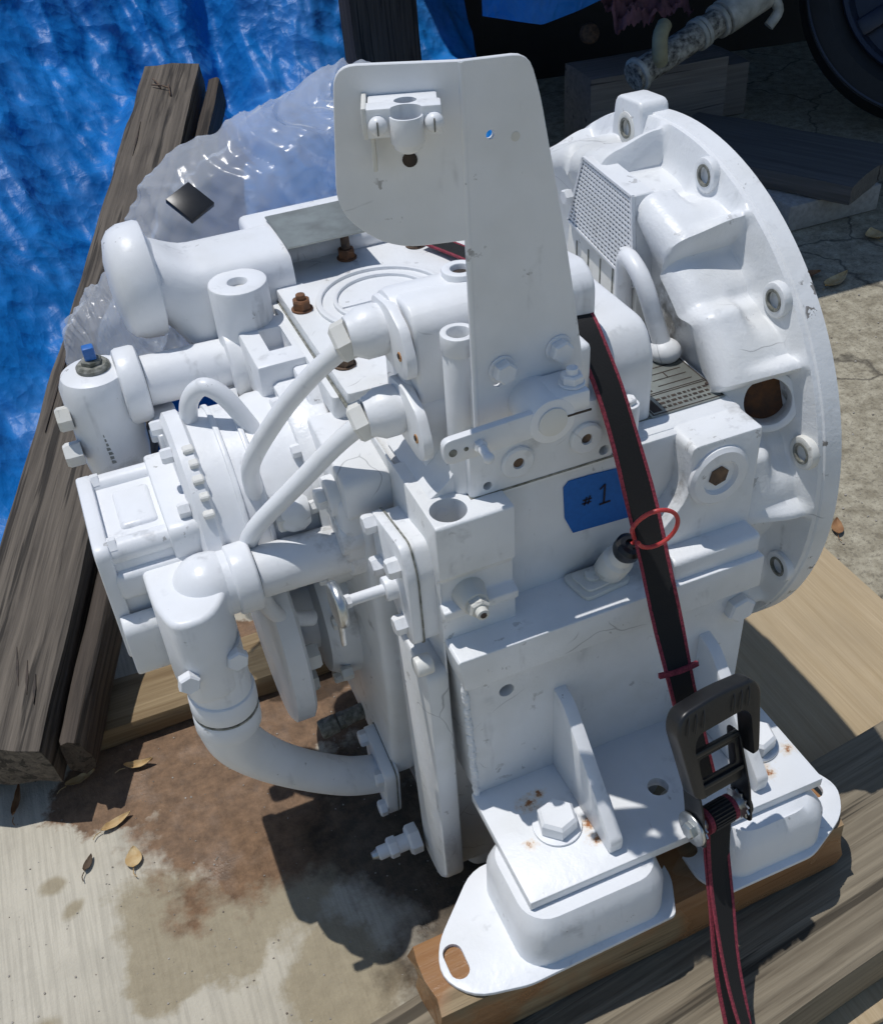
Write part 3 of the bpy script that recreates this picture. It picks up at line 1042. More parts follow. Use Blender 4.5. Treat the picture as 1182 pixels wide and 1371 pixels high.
# cable clamp on the left panel (local frame: u along panel, w out of panel)
def LP(u, w, z):
    return V(FX, FY, 0) + ldn * u + nrm * w + V(0, 0, z)
Mc = Matrix(((-ldn.x, nrm.x, 0), (-ldn.y, nrm.y, 0), (0, 0, 1)))
def cbox(bb, u0, u1, w0, w1, z0, z1, bev=.001):
    tmp = B(); tmp.box(-u1, -u0, w0, w1, z0, z1, bev, 2)
    tmp.bm.transform(Matrix.Translation(V(FX, FY, 0)) @ Mc.to_4x4())
    bmesh.ops.recalc_face_normals(tmp.bm, faces=tmp.bm.faces)
    bb._add(tmp.bm)
b = B()
cbox(b, .018, .066, .0, .0165, .992, 1.013, .0015)
cl = link('cable_clamp', b, 'paint', bracket, cuts=[B().cyl(LP(.040, .0175, .98), LP(.040, .0175, 1.03), .0082, n=24)])
b = B()
cbox(b, .016, .068, .0182, .0335, .994, 1.0140, .0015)
link('clamp_strap', b, 'paint', cl, cuts=[B().cyl(LP(.040, .0175, .98), LP(.040, .0175, 1.03), .0084, n=24), B().cyl(LP(.040, .040, .985), LP(.040, .040, 1.03), .0125, n=24)])
b = B()
b.ring(LP(.040, .0320, .990), LP(.040, .0320, 1.0085), .0118, .0100, 28, .0008)
b.lathe([(.0112, 0), (.0095, -.006), (.005, -.009), (0, -.009)], LP(.040, .0300, .9915), (0, 0, 1), 24)
link('cable_sleeve', b, 'paint', cl)
for u in (.0215, .0595):
    b = B(); b.sphere(LP(u, .0345, 1.003), .0066, (1, 1, 1), 18)
    sc = link('clamp_screw', b, 'paint', cl)
    b = B(); cbox(b, u - .0005, u + .0005, .0402, .0415, .9985, 1.0075, 0)
    link('screw_slot', b, 'bolt_dirty', sc)
b = B()
cbox(b, .0665, .0700, -.001, .034, .994, 1.0150, .001)
link('clamp_side', b, 'paint_old', cl)
b = B()
cbox(b, .0630, .0660, .004, .020, .966, .995, .001)
link('clamp_tab', b, 'paint_old', cl)
link('slot', B().cyl(LP(.040, -.0004, .966), LP(.040, .0006, .966), .0055, n=16), 'hole_dark', bracket)

# ---- lever on the valve shaft -------------------------------------
LB = V(.0905, .012, .744)
b = B()
b.cyl((LB.x, .040, LB.z), (LB.x, -.006, LB.z), .0215, n=36, bev=.0015)
b.box(LB.x + .002, LB.x + .036, -.0055, .034, LB.z + .002, LB.z + .021, .003)
lever = link('shift_lever', b, 'paint', GX)
b = B(); b.cyl((LB.x, -.006, LB.z), (LB.x, -.0078, LB.z), .0135, n=32, bev=.0006)
link('shaft_end', b, 'paint_old', lever)
link('clamp_slit', B().box(LB.x + .013, LB.x + .0365, -.0066, -.0055, LB.z + .0005, LB.z + .0022, 0), 'hole_dark', lever)
b = B()
dl = (V(-.008, -.002, .741) - V(LB.x - .004, -.002, LB.z + .002))
tmp = B(); tmp.prism(round_poly([(0, -.0115), (dl.length, -.0125), (dl.length, .0115), (0, .0135)], [0, .008, .008, 0]), 'y', -.004, .004, .0015)
ang_ = math.atan2(dl.z, dl.x)
tmp.bm.transform(Matrix.Translation(V(LB.x - .004, -.001, LB.z + .002)) @ Matrix.Rotation(-ang_, 4, 'Y'))
b._add(tmp.bm)
link('lever_arm', b, 'paint', lever)
for u in (.86, .99):
    p = V(LB.x, 0, LB.z).lerp(V(-.008, 0, .741), .80 if u < .9 else .92)
    link('lever_hole', B().cyl((p.x, -.0055, p.z), (p.x, -.0048, p.z), .0036 if u > .9 else .002, n=14), 'bolt_dirty', lever)
b = B()
p = V(LB.x, 0, LB.z).lerp(V(-.008, 0, .741), .68)
b.hexhead((p.x, -.005, p.z), (0, -1, 0), .010, .006)
b.cyl((p.x, -.010, p.z), (p.x, -.022, p.z - .002), .0042, n=14, bev=.0008)
b.sphere((p.x, -.023, p.z - .002), .005, (1, 1, 1), 14)
link('ball_stud', b, 'paint', lever)
b = B()
b.hexhead((LB.x + .026, .010, LB.z + .021), (0, 0, 1), .017, .008, .0115)
b.cyl((LB.x + .026, .010, LB.z + .028), (LB.x + .026, .010, LB.z + .037), .0052, n=14, bev=.001)
link('pinch_bolt', b, 'paint', lever)

# ---- top cover --------------------------------------------------------
b = B()
b.prism(round_poly([(-.024, .215), (.24, .215), (.24, .560), (-.026, .560)], .006), 'z', .664, .680, .002)
b.prism(round_poly([(-.034, .24), (.25, .20), (.25, .57), (-.034, .57)], .006), 'z', .635, .664, .002)
cover = link('top_cover', b, 'paint_cast', GX)
link('gasket', B().box(-.0270, .2410, .2140, .5610, .6632, .6650, 0), 'bolt_dirty', cover)
b = B()
for ro, ri in ((.078, .071), (.058, .053)):
    b.ring((.080, .392, .679), (.080, .392, .6840), ro, ri, 56, .001)
b.box(.028, .13, .388, .394, .679, .682, .001)
link('cast_emblem', b, 'paint_cast', cover)
for (x, y, stud, m) in ((-.012, .505, 0, 'rust'), (.076, .511, 1, 'rust'), (.163, .502, .5, 'rust_dark'), (-.012, .410, .2, 'rust'), (-.008, .271, .5, 'rust_dark'), (.225, .50, .2, 'rust')):
    b = B()
    b.hexhead((x, y, .680), (0, 0, 1), .019, .011, .0125)
    nt = link('stud_nut', b, m, cover)
    b = B(); b.cyl((x, y, .690), (x, y, .696 + .016 * stud), .0055, n=14, bev=.0008)
    link('stud', b, 'rust_dark' if m != 'rust' or stud > .6 else 'rust', nt)
# side ledge with square window, left of the cover
b = B()
b.box(-.088, -.030, .335, .445, .600, .664, .004)
ledge = link('side_ledge', b, 'paint', GX, cuts=[B().box(-.066, -.040, .365, .415, .640, .70, .001)])
link('ledge_block', B().box(-.090, -.032, .42, .56, .590, .655, .006), 'paint', ledge)
b = B()
b.prism(round_poly([(.24, .60), (.30, .655), (.345, .655), (.345, .56), (.24, .56)], .006), 'x', -.05, -.024, .004)
b.cyl((-.085, .310, .616), (-.03, .310, .616), .020, n=28, bev=.004)
b.hexhead((-.085, .310, .616), (-1, 0, 0), .018, .010)
link('side_boss', b, 'paint', GX)

# ---- duct with domed end, boss, transfer pipe and strainer ---------------
b = B()
bm = bmesh.new()
n_ = 40
def duct_loop(x, t):
    c0 = V(0, .532, .700); pts_ = []
    for k in range(n_):
        a = 2 * math.pi * k / n_
        ca, sa = math.cos(a), math.sin(a)
        circ = (c0.y + .050 * ca, c0.z + .050 * sa)
        ex = 5.0
        rr = (abs(ca) ** ex + abs(sa) ** ex) ** (-1 / ex)
        rec = (.5315 + .058 * rr * ca, .650 + .071 * rr * sa)
        pts_.append(bm.verts.new((x, circ[0] * (1 - t) + rec[0] * t, circ[1] * (1 - t) + rec[1] * t)))
    return pts_
loops = [duct_loop(x, ease(t)) for x, t in ((-.172, 0), (-.162, 0), (-.154, .14), (-.146, .28), (-.138, .42), (-.130, .56), (-.122, .70), (-.114, .84), (-.104, 1), (0.0, 1))]
for A, Bq in zip(loops, loops[1:]):
    for k in range(n_):
        j = (k + 1) % n_
        bm.faces.new((A[k], A[j], Bq[j], Bq[k]))
bm.faces.new(list(reversed(loops[0]))); bm.faces.new(loops[-1])
bmesh.ops.recalc_face_normals(bm, faces=bm.faces)
b._add(bm)
duct = link('oil_duct', b, 'paint', GX, ang=50)
b = B()
b.lathe([(0, 0), (.030, .001), (.052, .006), (.062, .014), (.067, .026), (.068, .045), (.066, .050), (.052, .053), (.046, .056), (.040, .060), (0, .062)], (-.206, .532, .702), (1, 0, 0), 44)
link('duct_cap', b, 'paint', duct)
b = B()
b.box(-.03, .24, .540, .62, .60, .718, .008, 3)
b.cyl((-.02, .545, .688), (.24, .545, .688), .017, n=24)
link('rear_rail', b, 'paint', GX)
# bare metal plate lying on the duct
b = B()
b.box(-.002, .098, .480, .583, .7215, .7240, .0006, 1)
link('metal_plate', b, 'bare_steel', GX)
b = B()
b.ring((-.072, .452, .615), (-.072, .452, .712), .034, .011, 40, .003)
bs = link('vertical_boss', b, 'paint', GX)
link('bore', B().cyl((-.072, .452, .65), (-.072, .452, .702), .0112, n=20), 'paint_old', bs)
# flange + pipe
b = B()
b.cyl((-.104, .452, .612), (-.062, .452, .612), .048, n=44, bev=.004)
pf = link('pipe_flange', b, 'paint', GX)
link('bolt', B().hexhead((-.104, .415, .590), (-1, 0, 0), .017, .009), 'paint', pf)
b = B()
b.cyl((-.215, .452, .617), (-.090, .452, .613), .0295, n=40)
link('transfer_pipe', b, 'paint', GX)
b = B()
b.cyl((-.228, .452, .616), (-.200, .452, .616), .045, n=40, bev=.006)
b.lathe([(0, 0), (.030, .0), (.036, .01), (.039, .03), (.041, .10), (.041, .125), (.036, .137), (.022, .142), (0, .142)], (-.252, .452, .508), (0, 0, 1), 44)
b.box(-.292, -.212, .425, .48, .545, .61, .02, 4)
strainer = link('strainer', b, 'paint', GX)
b = B()
b.lathe([(0, 0), (.019, 0), (.019, .006), (.016, .009), (0, .009)], (-.250, .450, .648), (0, 0, 1), 28)
b.hexhead((-.250, .450, .656), (0, 0, 1), .021, .007)
sp = link('strainer_plug', b, 'bolt_dirty', strainer)
b = B(); b.box(-.2565, -.2435, .4435, .4565, .662, .678, .002)
link('square_cap', b, 'blue_cap', sp)
for (y, z, h) in ((.440, .602, .016), (.430, .560, .020)):
    b = B(); b.hexhead((-.289, y, z), (-1, 0, 0), .026, h)
    link('side_plug', b, 'paint_old', strainer)
b = B()
rnd = random.Random(11)
for k in range(10):
    z = .600 - .0062 * k
    b.box(-.262 + rnd.uniform(-.001, .001), -.2575, .4128, .4138, z, z + .0038, 0)
    if k % 2:
        b.box(-.2575, -.2565, .4128, .4138, z, z + .0030, 0)
link('stamped_number', b, 'bare_steel', strainer)
# small web between strainer and drum
b = B()
b.box(-.205, -.175, .38, .45, .54, .585, .004)
b.prism([(-.215, .53), (-.17, .585), (-.17, .53)], 'y', .40, .42, .003)
link('strainer_web', b, 'paint', GX)

# ---- pump -----------------------------------------------------------
PY, PZ = .295, .500
b = B()
b.prism(round_poly([(PY - .075, PZ + .072), (PY + .075, PZ + .072), (PY + .078, PZ - .08), (PY - .078, PZ - .08)], .014), 'x', -.304, -.288, .003)
b.prism(round_poly([(PY - .071, PZ + .050), (PY - .060, PZ + .061), (PY + .066, PZ + .061), (PY + .070, PZ + .05), (PY + .070, PZ - .075), (PY - .071, PZ - .075)], .012), 'x', -.290, -.21, .006, 3)
b.box(-.272, -.232, PY - .034, PY + .036, PZ + .05, PZ + .0655, .006, 3)
b.box(-.292, -.20, PY - .080, PY - .04, PZ + .004, PZ + .040, .008, 3)
b.prism(round_poly([(PY - .076, PZ + .074), (PY + .080, PZ + .074), (PY + .08, PZ - .08), (PY - .078, PZ - .08)], .014), 'x', -.228, -.193, .004)
pump = link('gear_pump', b, 'paint', GX)
for (y, z) in ((PY - .058, PZ + .056), (PY + .062, PZ + .056), (PY - .060, PZ - .06), (PY + .062, PZ - .06)):
    b = B()
    b.cyl((-.292, y, z), (-.215, y, z), .0135, n=22)
    b.hexhead((-.280, y, z + .006), (-1, 0, 0), .019, .010)
    link('through_bolt', b, 'paint', pump)
b = B()
b.prism(round_poly([(PY - .075, PZ - .010), (PY - .098, PZ - .02), (PY - .098, PZ - .085), (PY - .075, PZ - .10)], .01), 'x', -.300, -.262, .004)
b.prism(round_poly([(PY - .07, PZ - .07), (PY + .03, PZ - .07), (PY + .02, PZ - .115), (PY - .06, PZ - .115)], .01), 'x', -.290, -.25, .004)
b.cyl((-.262, PY - .05, PZ - .10), (-.215, PY - .05, PZ - .10), .016, n=22, bev=.002)
link('pump_foot', b, 'paint', pump)
# adapter drum
b = B()
DY, DZ = .320, .515
b.lathe([(0, 0), (.108, 0), (.116, .005), (.116, .020), (.110, .024), (.109, .085), (.113, .100), (.113, .129), (0, .129)], (-.200, DY, DZ), (1, 0, 0), 72)
drum = link('pump_adapter', b, 'paint', GX)
for k in range(10):
    th = R(36 * k + 15)
    y, z = DY - .103 * math.sin(th), DZ + .103 * math.cos(th)
    b = B()
    b.hexhead((-.200, y, z), (-1, 0, 0), .015, .012)
    link('bolt', b, 'paint', drum)
b = B()
for k in range(5):
    th = R(20 + 9 * k)
    y, z = DY - .117 * math.sin(th), DZ + .117 * math.cos(th)
    b.box(-.190 + .002 * (k % 2), -.178, y - .006, y + .006, z - .004, z + .002, .0015, 1)
link('sealant_bead', b, 'paint_old', drum)
b = B()
b.lathe([(0, 0), (.125, 0), (.128, .006), (.128, .04), (0, .04)], (-.075, DY, DZ), (1, 0, 0), 72)
dfl = link('drum_flange', b, 'paint_cast', drum)
for k in range(12):
    th = R(30 * k + 8)
    b = B(); b.hexhead((-.075, DY - .1185 * math.sin(th), DZ + .1185 * math.cos(th)), (-1, 0, 0), .013, .009)
    link('bolt', b, 'paint', dfl)
for xx in (-.152, -.128):
    link('drum_rib', B().ring((xx, DY, DZ), (xx + .006, DY, DZ), .1130, .104, 64, .0015), 'paint', drum)

# ---- elbow casting on the pump inlet ---------------------------------
EC = V(-.206, .183, .518)
b = B()
b.prism(round_poly([(-.266, .252), (-.196, .252), (-.186, .205), (-.190, .150), (-.215, .118), (-.252, .120), (-.264, .16)], [.012, .012, .02, .03, .02, .015, .02]), 'z', .420, .536, .006, 3)
b.sphere(EC, .038, (1, 1, 1), 32)
b.cyl((EC.x, EC.y, EC.z), (EC.x + .030, EC.y, EC.z), .034, n=40)
b.cyl((EC.x + .024, EC.y, EC.z), (EC.x + .050, EC.y, EC.z), .0375, n=44, bev=.004, seg=3)
b.cyl((-.222, .158, .47), (-.222, .158, .385), .033, n=40)
elbow = link('inlet_elbow', b, 'paint', GX, ang=45)
link('gasket', B().box(-.268, -.192, .2515, .254, .415, .540, .0005, 1), 'bolt_dirty', elbow)
for (x, z) in ((-.252, .462), (-.200, .462)):
    b = B(); b.hexhead((x, .122 if x < -.22 else .132, z), (0, -1, .1), .021, .011)
    link('bolt', b, 'paint', elbow)
b = B()
b.cyl((EC.x + .045, EC.y, EC.z), (-.055, EC.y, EC.z - .002), .0275, n=40)
link('inlet_pipe', b, 'paint', GX)
b = B()
b.cyl((-.222, .158, .400), (-.223, .158, .372), .0365, n=40, bev=.004)
b.cyl((-.223, .158, .370), (-.224, .158, .342), .0365, n=40, bev=.004)
hc_ = link('hose_collar', b, 'paint', GX)
b = B()
b.tube([(-.2240, .158, .362), (-.2270, .160, .335), (-.2200, .165, .296), (-.195, .172, .246), (-.155, .179, .193), (-.108, .186, .145), (-.075, .189, .124), (-.042, .191, .112)], .0275, 28, 6,
       radii=lambda t: .0325 - .0075 * ease(t * 1.6))
link('return_hose', b, 'paint', GX, ang=60)
b = B()
b.prism(round_poly([(.150, .154), (.235, .170), (.232, .086), (.165, .052)], .014), 'x', -.060, -.040, .003)
hf = link('hose_flange', b, 'paint', GX)
link('gasket', B().prism(round_poly([(.1490, .1543), (.2360, .1710), (.2330, .0850), (.1645, .0510)], .014), 'x', -.0460, -.0440, 0), 'bolt_dirty', hf)
for (y, z) in ((.222, .156), (.170, .070), (.168, .136)):
    b = B(); b.hexhead((-.060, y, z), (-1, 0, 0), .019, .010)
    link('bolt', b, 'paint', hf)
# drain fitting
b = B()
b.hexhead((-.040, .100, .085), (-1, 0, -.04), .034, .016)
b.cyl((-.050, .100, .085), (-.072, .100, .084), .011, n=22, bev=.002)
b.hexhead((-.070, .100, .084), (-1, 0, -.04), .024, .012)
b.cyl((-.080, .100, .083), (-.096, .100, .082), .009, n=20, bev=.002)
df = link('drain_fitting', b, 'paint', GX)
link('drain_tip', B().cyl((-.094, .100, .082), (-.104, .100, .082), .0075, .0045, n=18), 'zinc', df)
# sooty plug
b = B()
b.cyl((-.040, .285, .135), (-.075, .285, .130), .011, n=22, bev=.002)
b.hexhead((-.072, .285, .130), (-1, 0, -.05), .021, .010)
b.cyl((-.082, .285, .128), (-.108, .285, .124), .0135, n=24, bev=.003)
link('sooty_plug', b, 'bolt_dirty', GX)

# ---- bosses where the inlet pipe meets the housing ---------------------
b = B()
b.cyl((-.072, .178, .592), (-.012, .178, .592), .0215, n=32, bev=.004)
b.cyl((-.068, .172, .545), (-.010, .172, .545), .024, n=32, bev=.004)
b.box(-.066, -.012, .150, .205, .515, .600, .010, 3)
b.cyl((-.060, EC.y, EC.z - .002), (-.012, EC.y, EC.z - .002), .0325, n=36, bev=.003)
b.prism(round_poly([(.14, .628), (.26, .640), (.26, .58), (.14, .58)], .01), 'x', -.060, -.01, .006, 3)
pb = link('pipe_boss', b, 'paint', GX)
link('bolt', B().hexhead((-.072, .178, .592), (-1, 0, 0), .020, .010), 'paint', pb)
b = B()
b.lathe([(0, 0), (.014, 0), (.020, .008), (.021, .020), (.016, .030), (0, .034)], (-.085, .205, .562), (-1, .1, .05), 26)
bf = link('ball_fitting', b, 'paint', GX)
link('fitting_nut', B().hexhead((-.108, .207, .562), (-1, .1, 0), .030, .012), 'paint_old', bf)

# ---- oil tubes ---------------------------------------------------------
b = B()
b.tube([(-.036, .160, .765), (-.062, .172, .741), (-.092, .190, .702), (-.118, .206, .660), (-.131, .216, .632), (-.134, .224, .610), (-.132, .236, .580), (-.130, .246, .548)], .0096, 18, 6)
link('oil_tube', b, 'paint', GX, ang=60)
b = B()
b.tube([(-.036, .140, .692), (-.060, .152, .668), (-.100, .170, .622), (-.134, .186, .583), (-.148, .194, .562), (-.154, .205, .538), (-.152, .216, .490), (-.150, .224, .450), (-.142, .230, .415), (-.122, .236, .390), (-.096, .244, .372)], .0098, 18, 6)
link('oil_tube', b, 'paint', GX, ang=60)
b = B()
b.tube([(-.172, .335, .620), (-.166, .330, .650), (-.150, .320, .668), (-.132, .310, .656), (-.114, .296, .622), (-.098, .276, .586), (-.088, .258, .556), (-.080, .245, .52)], .0100, 18, 6)
link('oil_tube', b, 'paint', GX, ang=60)

# ---- output flange -------------------------------------------------------
OY, OZ = .335, .315
b = B()
b.lathe([(0, 0), (.050, 0), (.060, .004), (.135, .004), (.142, .008), (.142, .030), (.136, .034), (.062, .036), (.060, .12), (0, .12)], (-.150, OY, OZ), (1, 0, 0), 72)
of = link('output_flange', b, 'paint', GX)
for k in range(6):
    th = R(60 * k + 28)
    y, z = OY - .10 * math.sin(th), OZ + .10 * math.cos(th)
    b = B(); b.hexhead((-.118, y, z), (1, 0, 0), .030, .020)
    link('bolt', b, 'paint_old', of)
b = B()
b.lathe([(.060, 0), (.095, .004), (.105, .02), (.105, .05), (.06, .05)], (-.085, OY, OZ), (1, 0, 0), 56)
shs = link('seal_housing', b, 'paint_cast', of)
for k in range(8):
    th = R(45 * k + 20)
    b = B(); b.hexhead((-.062, OY - .112 * math.sin(th), OZ + .112 * math.cos(th)), (-1, 0, 0), .016, .014)
    link('bolt', b, 'paint_old', shs)

# ---- inspection pad and T handle on the left face ---------------------------
b = B()
b.prism(round_poly([(.030, .585), (.045, .615), (.130, .600), (.128, .545), (.050, .490), (.030, .498)], .010), 'x', -.040, -.028, .002)
pad = link('inspection_pad', b, 'paint', GX)
link('gasket', B().prism(round_poly([(.0290, .5845), (.0445, .6160), (.1310, .6010), (.1290, .5443), (.0503, .4890), (.0290, .4970)], .010), 'x', -.0300, -.0282, 0), 'bolt_dirty', pad)
link('pad_base', B().prism(round_poly([(.0310, .5830), (.0450, .6140), (.1280, .5990), (.1260, .5460), (.0510, .4920), (.0310, .4990)], .010), 'x', -.0284, -.010, .0005, 1), 'paint', pad)
for (y, z) in ((.118, .592), (.054, .585), (.052, .512), (.108, .545)):
    b = B(); b.hexhead((-.040, y, z), (-1, 0, 0), .018, .012)
    link('bolt', b, 'paint', pad)
b = B(); b.cyl((-.024, .030, .470), (-.042, .030, .470), .011, n=18, bev=.002)
link('lower_bolt', b, 'paint_old', pad)
b = B()
b.cyl((-.038, .072, .545), (-.052, .072, .545), .0125, n=24, bev=.002)
b.cyl((-.050, .072, .545), (-.094, .072, .545), .0058, n=16)
b.hexhead((-.086, .072, .545), (-1, 0, 0), .012, .008)
vs = link('valve_stem', b, 'paint', GX)
b = B()
b.cyl((-.094, .072, .545), (-.104, .072, .545), .024, n=32, bev=.004, seg=3)
b.prism(round_poly([(.066, .535), (.078, .535), (.074, .490), (.070, .488)], .003), 'x', -.102, -.097, .001)
link('hand_knob', b, 'zinc', vs)

# ================================================================== ratchet strap
RS = thing('ratchet_strap', (.20, -.24, 0.0), 'black ratchet strap with pink edges tied over the white gearbox', 'strap')
top_path = [(.179, .492, .688), (.200, .430, .690), (.205, .330, .710), (.186, .215, .755), (.176, .130, .768), (.172, .098, .770), (.172, .072, .752), (.177, .037, .706), (.1865, -.006, .614), (.192, -.060, .497), (.196, -.105, .405), (.200, -.140, .335)]
WD = (.98, .15, -.05)
W1 = lambda t: V(math.cos(.95 * math.exp(-((t - .765) / .06) ** 2)), .15 - .95 * math.sin(.95 * math.exp(-((t - .765) / .06) ** 2)), -.05)
link('webbing', B().ribbon(top_path, .0275, .0018, W1), 'black_web', RS)
for s_ in (-1, 1):
    link('pink_edge', B().ribbon(top_path, .0032, .0024, W1, off=s_ * .0135), 'pink_web', RS)
low_path = [(.203, -.157, .322), (.200, -.165, .282), (.190, -.200, .225), (.176, -.240, .175), (.165, -.290, .120), (.160, -.330, .03)]
link('webbing', B().ribbon(low_path, .030, .0018, WD), 'black_web', RS)
for s_ in (-1, 1):
    link('pink_edge', B().ribbon(low_path, .0034, .0026, WD, off=s_ * .0145), 'pink_web', RS)
tail = [(.203, -.162, .305), (.198, -.178, .260), (.188, -.210, .215), (.178, -.250, .170), (.172, -.300, .115), (.168, -.340, .03)]
tw = lambda t: V(math.cos(1.0 * t + .1), math.sin(1.0 * t + .1), 0)
link('webbing', B().ribbon(tail, .030, .0016, tw), 'black_web', RS)
link('pink_edge', B().ribbon(tail, .0030, .0024, tw, off=-.0145), 'pink_web', RS)
# loop seam where the webbing is folded
sm = V(.1935, -.078, .461)
link('seam', B().ribbon([sm + V(-.022, 0, .001), sm + V(0, -.002, 0), sm + V(.022, 0, -.001)], .005, .004, (.08, -.35, -.9), sub=2), 'pink_web', RS)
# ratchet frame in local axes: a along the strap (up), w across, n outwards
AX = V(.2015, -.158, .321)
a_ = (V(.1985, -.103, .476) - AX).normalized()
w_ = V(.98, .10, -.10); w_ = (w_ - a_ * w_.dot(a_)).normalized()
n_ = w_.cross(a_).normalized()
if n_.y > 0: n_ = -n_
Mr = Matrix((w_ * .93, a_ * .95, n_ * .93)).transposed().to_4x4()
Mr.translation = AX
def loc(bb_):
    bb_.bm.transform(Mr)
    bmesh.ops.recalc_face_normals(bb_.bm, faces=bb_.bm.faces)
    return bb_
# grip: chunky angular plastic loop
go = round_poly([(-.044, .055), (-.050, .100), (-.056, .142), (-.047, .159), (0, .163), (.048, .159), (.056, .144), (.050, .100), (.045, .072), (.030, .072), (.028, .050), (-.028, .050)], [.008, .02, .010, .012, .02, .012, .010, .02, .006, .006, .006, .008])
b = B()
b.prism(go, 'z', .005, .028, .0065, 3)
gi = round_poly([(-.030, .030), (-.033, .070), (-.038, .116), (-.031, .129), (.031, .131), (.039, .120), (.035, .030)], [0, .01, .01, .010, .010, .01, 0])
grip = link('grip', loc(b), 'black_plastic', RS, ang=50, cuts=[loc(B().prism(gi, 'z', -.02, .05, 0))])
b = B()
b.tube([(-0.046, .1345, .0302), (-0.046+.004, .148, .0302), (-0.046+.009, .1600, .0240)], .00075, 6, 3)
b.tube([(-0.036, .1345, .0302), (-0.036+.004, .148, .0302), (-0.036+.009, .1600, .0240)], .00075, 6, 3)
b.tube([(-0.026, .1345, .0302), (-0.026+.004, .148, .0302), (-0.026+.009, .1600, .0240)], .00075, 6, 3)
b.tube([(0.014, .1345, .0302), (0.014+.004, .148, .0302), (0.014+.009, .1600, .0240)], .00075, 6, 3)
b.tube([(0.024, .1345, .0302), (0.024+.004, .148, .0302), (0.024+.009, .1600, .0240)], .00075, 6, 3)
b.tube([(0.034, .1345, .0302), (0.034+.004, .148, .0302), (0.034+.009, .1600, .0240)], .00075, 6, 3)
link('grip_seam', loc(b), 'black_steel', grip, kind='stuff')
for s_ in (-1, 1):
    b = B()
    b.prism(round_poly([(-.016, -.018), (.016, -.020), (.020, .030), (.014, .095), (-.006, .098), (-.010, .03)], .008), 'x', 0, .0022, .0005, 1,
            mat=Matrix.Translation((s_ * .0325 - .0011, 0, 0)) @ Matrix(((1, 0, 0, 0), (0, 0, 1, 0), (0, 1, 0, 0), (0, 0, 0, 1))))
    link('handle_plate', loc(b), 'black_steel', RS)
b = B()
b.prism(round_poly([(-.030, .040), (.030, .040), (.030, .096), (-.030, .096)], .006), 'z', .010, .0135, .0008)
rel = link('release_plate', loc(b), 'black_steel', RS, cuts=[loc(B().prism(round_poly([(-.024, .062), (.024, .062), (.024, .088), (-.024, .088)], .004), 'z', 0, .03, 0))])
b = B()
b.box(-.031, .031, .092, .099, .009, .016, .002)
b.box(-.031, .031, .052, .058, .010, .017, .002)
link('release_bar', loc(b), 'black_plastic', RS)
b = B()
b.cyl((-.031, 0, 0), (.031, 0, 0), .0085, n=24)
link('axle', loc(b), 'zinc', RS)
b = B(); b.cyl((-.016, 0, 0), (.018, 0, 0), .0135, n=28)
sp = link('wound_webbing', loc(b), 'black_web', RS)
b = B()
for k in range(22):
    t = 2 * math.pi * k / 22
    b.box(-.013, .014, math.cos(t) * .0138 - .0008, math.cos(t) * .0138 + .0008, math.sin(t) * .0138 - .0008, math.sin(t) * .0138 + .0008, 0)
link('web_weave', loc(b), 'tyre', sp)
for u in (-.017, .0175):
    link('pink_edge', loc(B().cyl((u - .003, 0, 0), (u + .003, 0, 0), .0145, n=28, bev=.001)), 'pink_web', RS)
for s_ in (-1, 1):
    pts = []
    nt_ = 13
    for k in range(nt_ * 2):
        rr = .0185 if k % 2 == 0 else .0145
        t = math.pi * k / nt_
        pts.append((rr * math.cos(t), rr * math.sin(t)))
    b = B(); b.prism(pts, 'x', s_ * .029 - .0012, s_ * .029 + .0012, .0003, 1)
    link('ratchet_wheel', loc(b), 'zinc', RS)
b = B()
b.cyl((-.034, 0, 0), (-.0375, 0, 0), .020, n=36, bev=.001)
b.hexhead((-.0375, 0, 0), (-1, 0, 0), .017, .006)
link('axle_nut', loc(b), 'zinc', RS)
link('frame_washer', loc(B().cyl((.034, 0, 0), (.0365, 0, 0), .017, n=32, bev=.001)), 'black_steel', RS)

# ================================================================== timbers
def timber(name, size, loc_, rotz, mat, label, cat='timber', pitch=0.0, seed=0, group=None, wob=.0018, roll=0.0, ragged=0.0):
    """sawn timber, length along local X, origin at the bottom centre"""
    L, W, H = size
    bm = bmesh.new()
    nx = max(8, int(L / .03)); ny, nz = 4, 4
    bmesh.ops.create_cube(bm, size=1)
    bmesh.ops.subdivide_edges(bm, edges=[e for e in bm.edges if abs(e.verts[0].co.x - e.verts[1].co.x) > .5], cuts=min(nx, 60), use_grid_fill=True)
    for ax in (1, 2):
        es = [e for e in bm.edges if abs(e.verts[0].co[ax] - e.verts[1].co[ax]) > .5]
        bmesh.ops.subdivide_edges(bm, edges=es, cuts=3, use_grid_fill=True)
    for v in bm.verts:
        c = v.co.copy()
        ey = abs(c.y) > .49; ez = abs(c.z) > .49
        p = V(c.x * L, c.y * W, (c.z + .5) * H)
        if ey and ez:
            cut = .006 + .004 * noise.noise(V(c.x * L * 9 + seed, c.y * 5, c.z * 7))
            p.y -= math.copysign(cut * .55, c.y); p.z -= math.copysign(cut * .55, c.z)
        p += noise.noise_vector(V(c.x * L * 8 + seed * 3.1, c.y * 4 + seed, c.z * 4)) * wob
        if abs(c.x) > .49:
            p.x += ragged * noise.noise(V(seed, c.y * 9, c.z * 9)) + .003 * noise.noise(V(c.y * 30, c.z * 30, seed))
        v.co = p
    b = B(); b._add(bm)
    o = link(name, b, mat, None, None, label=label, cat=cat, group=group, ang=40)
    o.location = loc_
    o.rotation_euler = (roll, -pitch, rotz)
    return o
timber('wood_block', (.505, .089, .088), (.1385, -.1225, .1), R(1.5), 'wood_block', 'short sawn wood block, orange and wet at its end, under the rubber feet', 'wood block', seed=2, ragged=.01)
